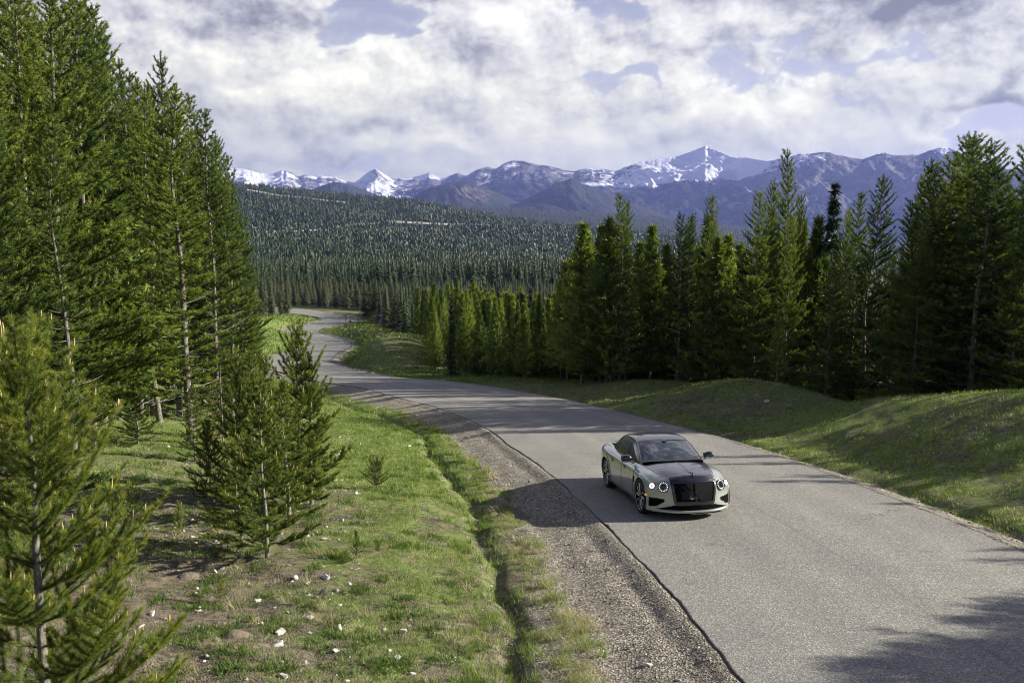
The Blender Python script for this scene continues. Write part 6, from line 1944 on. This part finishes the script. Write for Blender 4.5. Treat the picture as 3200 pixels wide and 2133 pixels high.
    T = (fc[None] + (np.arange(S) * 6)[:, None, None]).reshape(-1, 3)
    m, N, b = material('gravel_stones')
    at = N.new('ShaderNodeAttribute'); at.attribute_name = 'tone'
    rp = N.new('ShaderNodeValToRGB'); N.link(at.outputs['Fac'], rp.inputs[0])
    rp.color_ramp.elements[0].color = (0.12, 0.10, 0.08, 1); rp.color_ramp.elements[1].color = (0.62, 0.58, 0.49, 1)
    e_ = rp.color_ramp.elements.new(0.65); e_.color = (0.29, 0.26, 0.205, 1)
    N.link(rp.outputs[0], b.inputs['Base Color']); b.inputs['Roughness'].default_value = 0.85
    tag(obj('gravel', nmesh('gravel', V.reshape(-1, 3), T=T, mats=[m], attrs={'tone': np.repeat(rs.rand(S), 6)})), 'loose grey and pale gravel along both road shoulders', 'gravel', kind='stuff')


def build_extras():
    rs = np.random.RandomState(9)
    # fallen sticks
    def stick(u, v, L, ang, r, lab, bend=0.15):
        x, y = hit_ground(u, v, 5); n = 9; t = np.linspace(-.5, .5, n)
        px = x + np.cos(ang) * t * L; py = y + np.sin(ang) * t * L + bend * L * np.sin(t * 5) * .4
        pz = ground_z(px, py) + r * 1.6
        v_, q = tubes(np.stack([px, py, pz], 1)[None], (r * (1 - .5 * np.abs(t + .2)))[None], 7)
        o = obj('stick', nmesh('stick', v_, Q=q, mats=[M_DEAD], smooth=True)); tag(o, lab, 'stick')
    stick(895, 1890, .24, -.35, .010, 'curved bare stick lying between two white stones on the slope')
    stick(700, 1928, .45, .12, .006, 'thin pale stick lying level left of the curved one', .05)
    stick(640, 1575, .9, .02, .012, 'long thin fallen branch behind the slope clump', .03)
    # crumbly soil mounds thrown up on the slope
    m, N, b = material('loose_soil')
    P = N.new('ShaderNodeNewGeometry').outputs['Position']
    N.link(N.mix(N.maprange(N.noise(P, 60, 5, .7), .35, .65), (0.08, 0.06, 0.04), (0.25, 0.205, 0.14)), b.inputs['Base Color']); b.inputs['Roughness'].default_value = 0.95
    for (u, v, w, lab) in ((735, 1975, .22, 'brown mound of crumbled soil on the slope below the near pine tips'), (528, 1590, .24, 'tan soil mound left of the slope clump'), (590, 1790, .20, 'low soil mound at the edge of the clump shadow')):
        x, y = hit_ground(u, v, 5); k = 22
        g_ = np.linspace(-1, 1, k); gx_, gy_ = np.meshgrid(g_, g_); rr = np.hypot(gx_, gy_)
        X = x + gx_ * w; Y = y + gy_ * w
        Z = ground_z(X, Y) - 0.02 + np.clip(1 - rr ** 2, -.2, 1) * w * .42 + rs.normal(0, .006, X.shape)
        i = np.arange(k - 1)[:, None] * k + np.arange(k - 1)[None]
        Q = np.stack([i, i + 1, i + k + 1, i + k], -1).reshape(-1, 4)
        tag(obj('soil_mound', nmesh('soil_mound', np.stack([X, Y, Z], -1).reshape(-1, 3), Q=Q, mats=[m], smooth=True)), lab, 'soil mound')
    # marker post at the side turning
    x, y = hit_ground(1081, 1008, 60, 400); z = ground_at(x, y)
    e = empty('marker_post', (x, y, z)); tag(e, 'thin dark marker post with a red band beside the side turning', 'post')
    def box(name, w, d_, z0, z1, mat):
        V = [(sx * w / 2, sy * d_ / 2, zz) for zz in (z0, z1) for sy in (-1, 1) for sx in (-1, 1)]
        Q = [(0, 2, 3, 1), (4, 5, 7, 6), (0, 1, 5, 4), (2, 6, 7, 3), (0, 4, 6, 2), (1, 3, 7, 5)]
        me = nmesh(name, V, Q=Q, mats=[mat]); return me
    wood = simple('weathered_post', (0.06, 0.05, 0.045), .8); red = simple('red_paint', (0.38, 0.05, 0.03), .6); white = simple('galvanised_white', (0.62, 0.63, 0.64), .5)
    obj('pole', box('pole', .11, .11, -.2, 1.85, wood), e); obj('red_band', box('red_band', .13, .13, .75, 1.35, red), e)
    # ski lift towers on the wooded hill
    for (u, vb, vt, lean, lab) in ((1348, 692, 669, .02, 'white lift tower standing on the upper road cut of the hill'), (1505, 745, 723, .22, 'white lift tower leaning in a clearing lower on the hill'), (1658, 796, 780, .05, 'top of a third white lift tower among brownish trees')):
        x, y = hit_ground(u, vb, 300, 4000); z = ground_at(x, y); h = float(px_z(vt, y)) - z
        e = empty('lift_tower', (x, y, z)); e.rotation_euler = (0, lean, 0); tag(e, lab, 'lift tower', 'ski lift towers on the hill')
        v_, q = tubes(np.array([[(0, 0, -2), (0, 0, h * .5), (0, 0, h)]]), np.array([[.55, .42, .36]]), 8)
        obj('mast', nmesh('mast', v_, Q=q, mats=[white], smooth=True), e)
        obj('crossarm', box('crossarm', 4.6, .8, h - .4, h + .6, white), e)
        for sx in (-1, 1):
            me = box('sheave_train', .5, 3.0, h + .6, h + 1.3, white); o = obj('sheave_train', me, e); o.location = (sx * 2.1, 0, 0)


build_stones()
build_grass()
build_extras()
# ---------------------------------------------------------------- the air between the valley walls
def build_haze():
    m = bpy.data.materials.new('mountain_air'); m.use_nodes = True
    N = NT(m.node_tree); N.n.clear()
    out = N.new('ShaderNodeOutputMaterial'); v = N.new('ShaderNodeVolumePrincipled')
    v.inputs['Color'].default_value = (0.28, 0.35, 0.82, 1)
    v.inputs['Density'].default_value = HAZE_D
    v.inputs['Anisotropy'].default_value = 0.2
    N.link(v.outputs[0], out.inputs['Volume'])
    x0, x1, y0, y1, z0, z1 = -16500, 16500, -9800, 16200, -1400, 900
    V = [(x, y, z) for z in (z0, z1) for y in (y0, y1) for x in (x0, x1)]
    Q = [(0, 2, 3, 1), (4, 5, 7, 6), (0, 1, 5, 4), (2, 6, 7, 3), (0, 4, 6, 2), (1, 3, 7, 5)]
    o = obj('haze', nmesh('haze', V, Q=Q, mats=[m]))
    tag(o, 'blue violet air that veils the far mountains', 'haze', kind='stuff')


HAZE_D = 5.0e-5
build_haze()
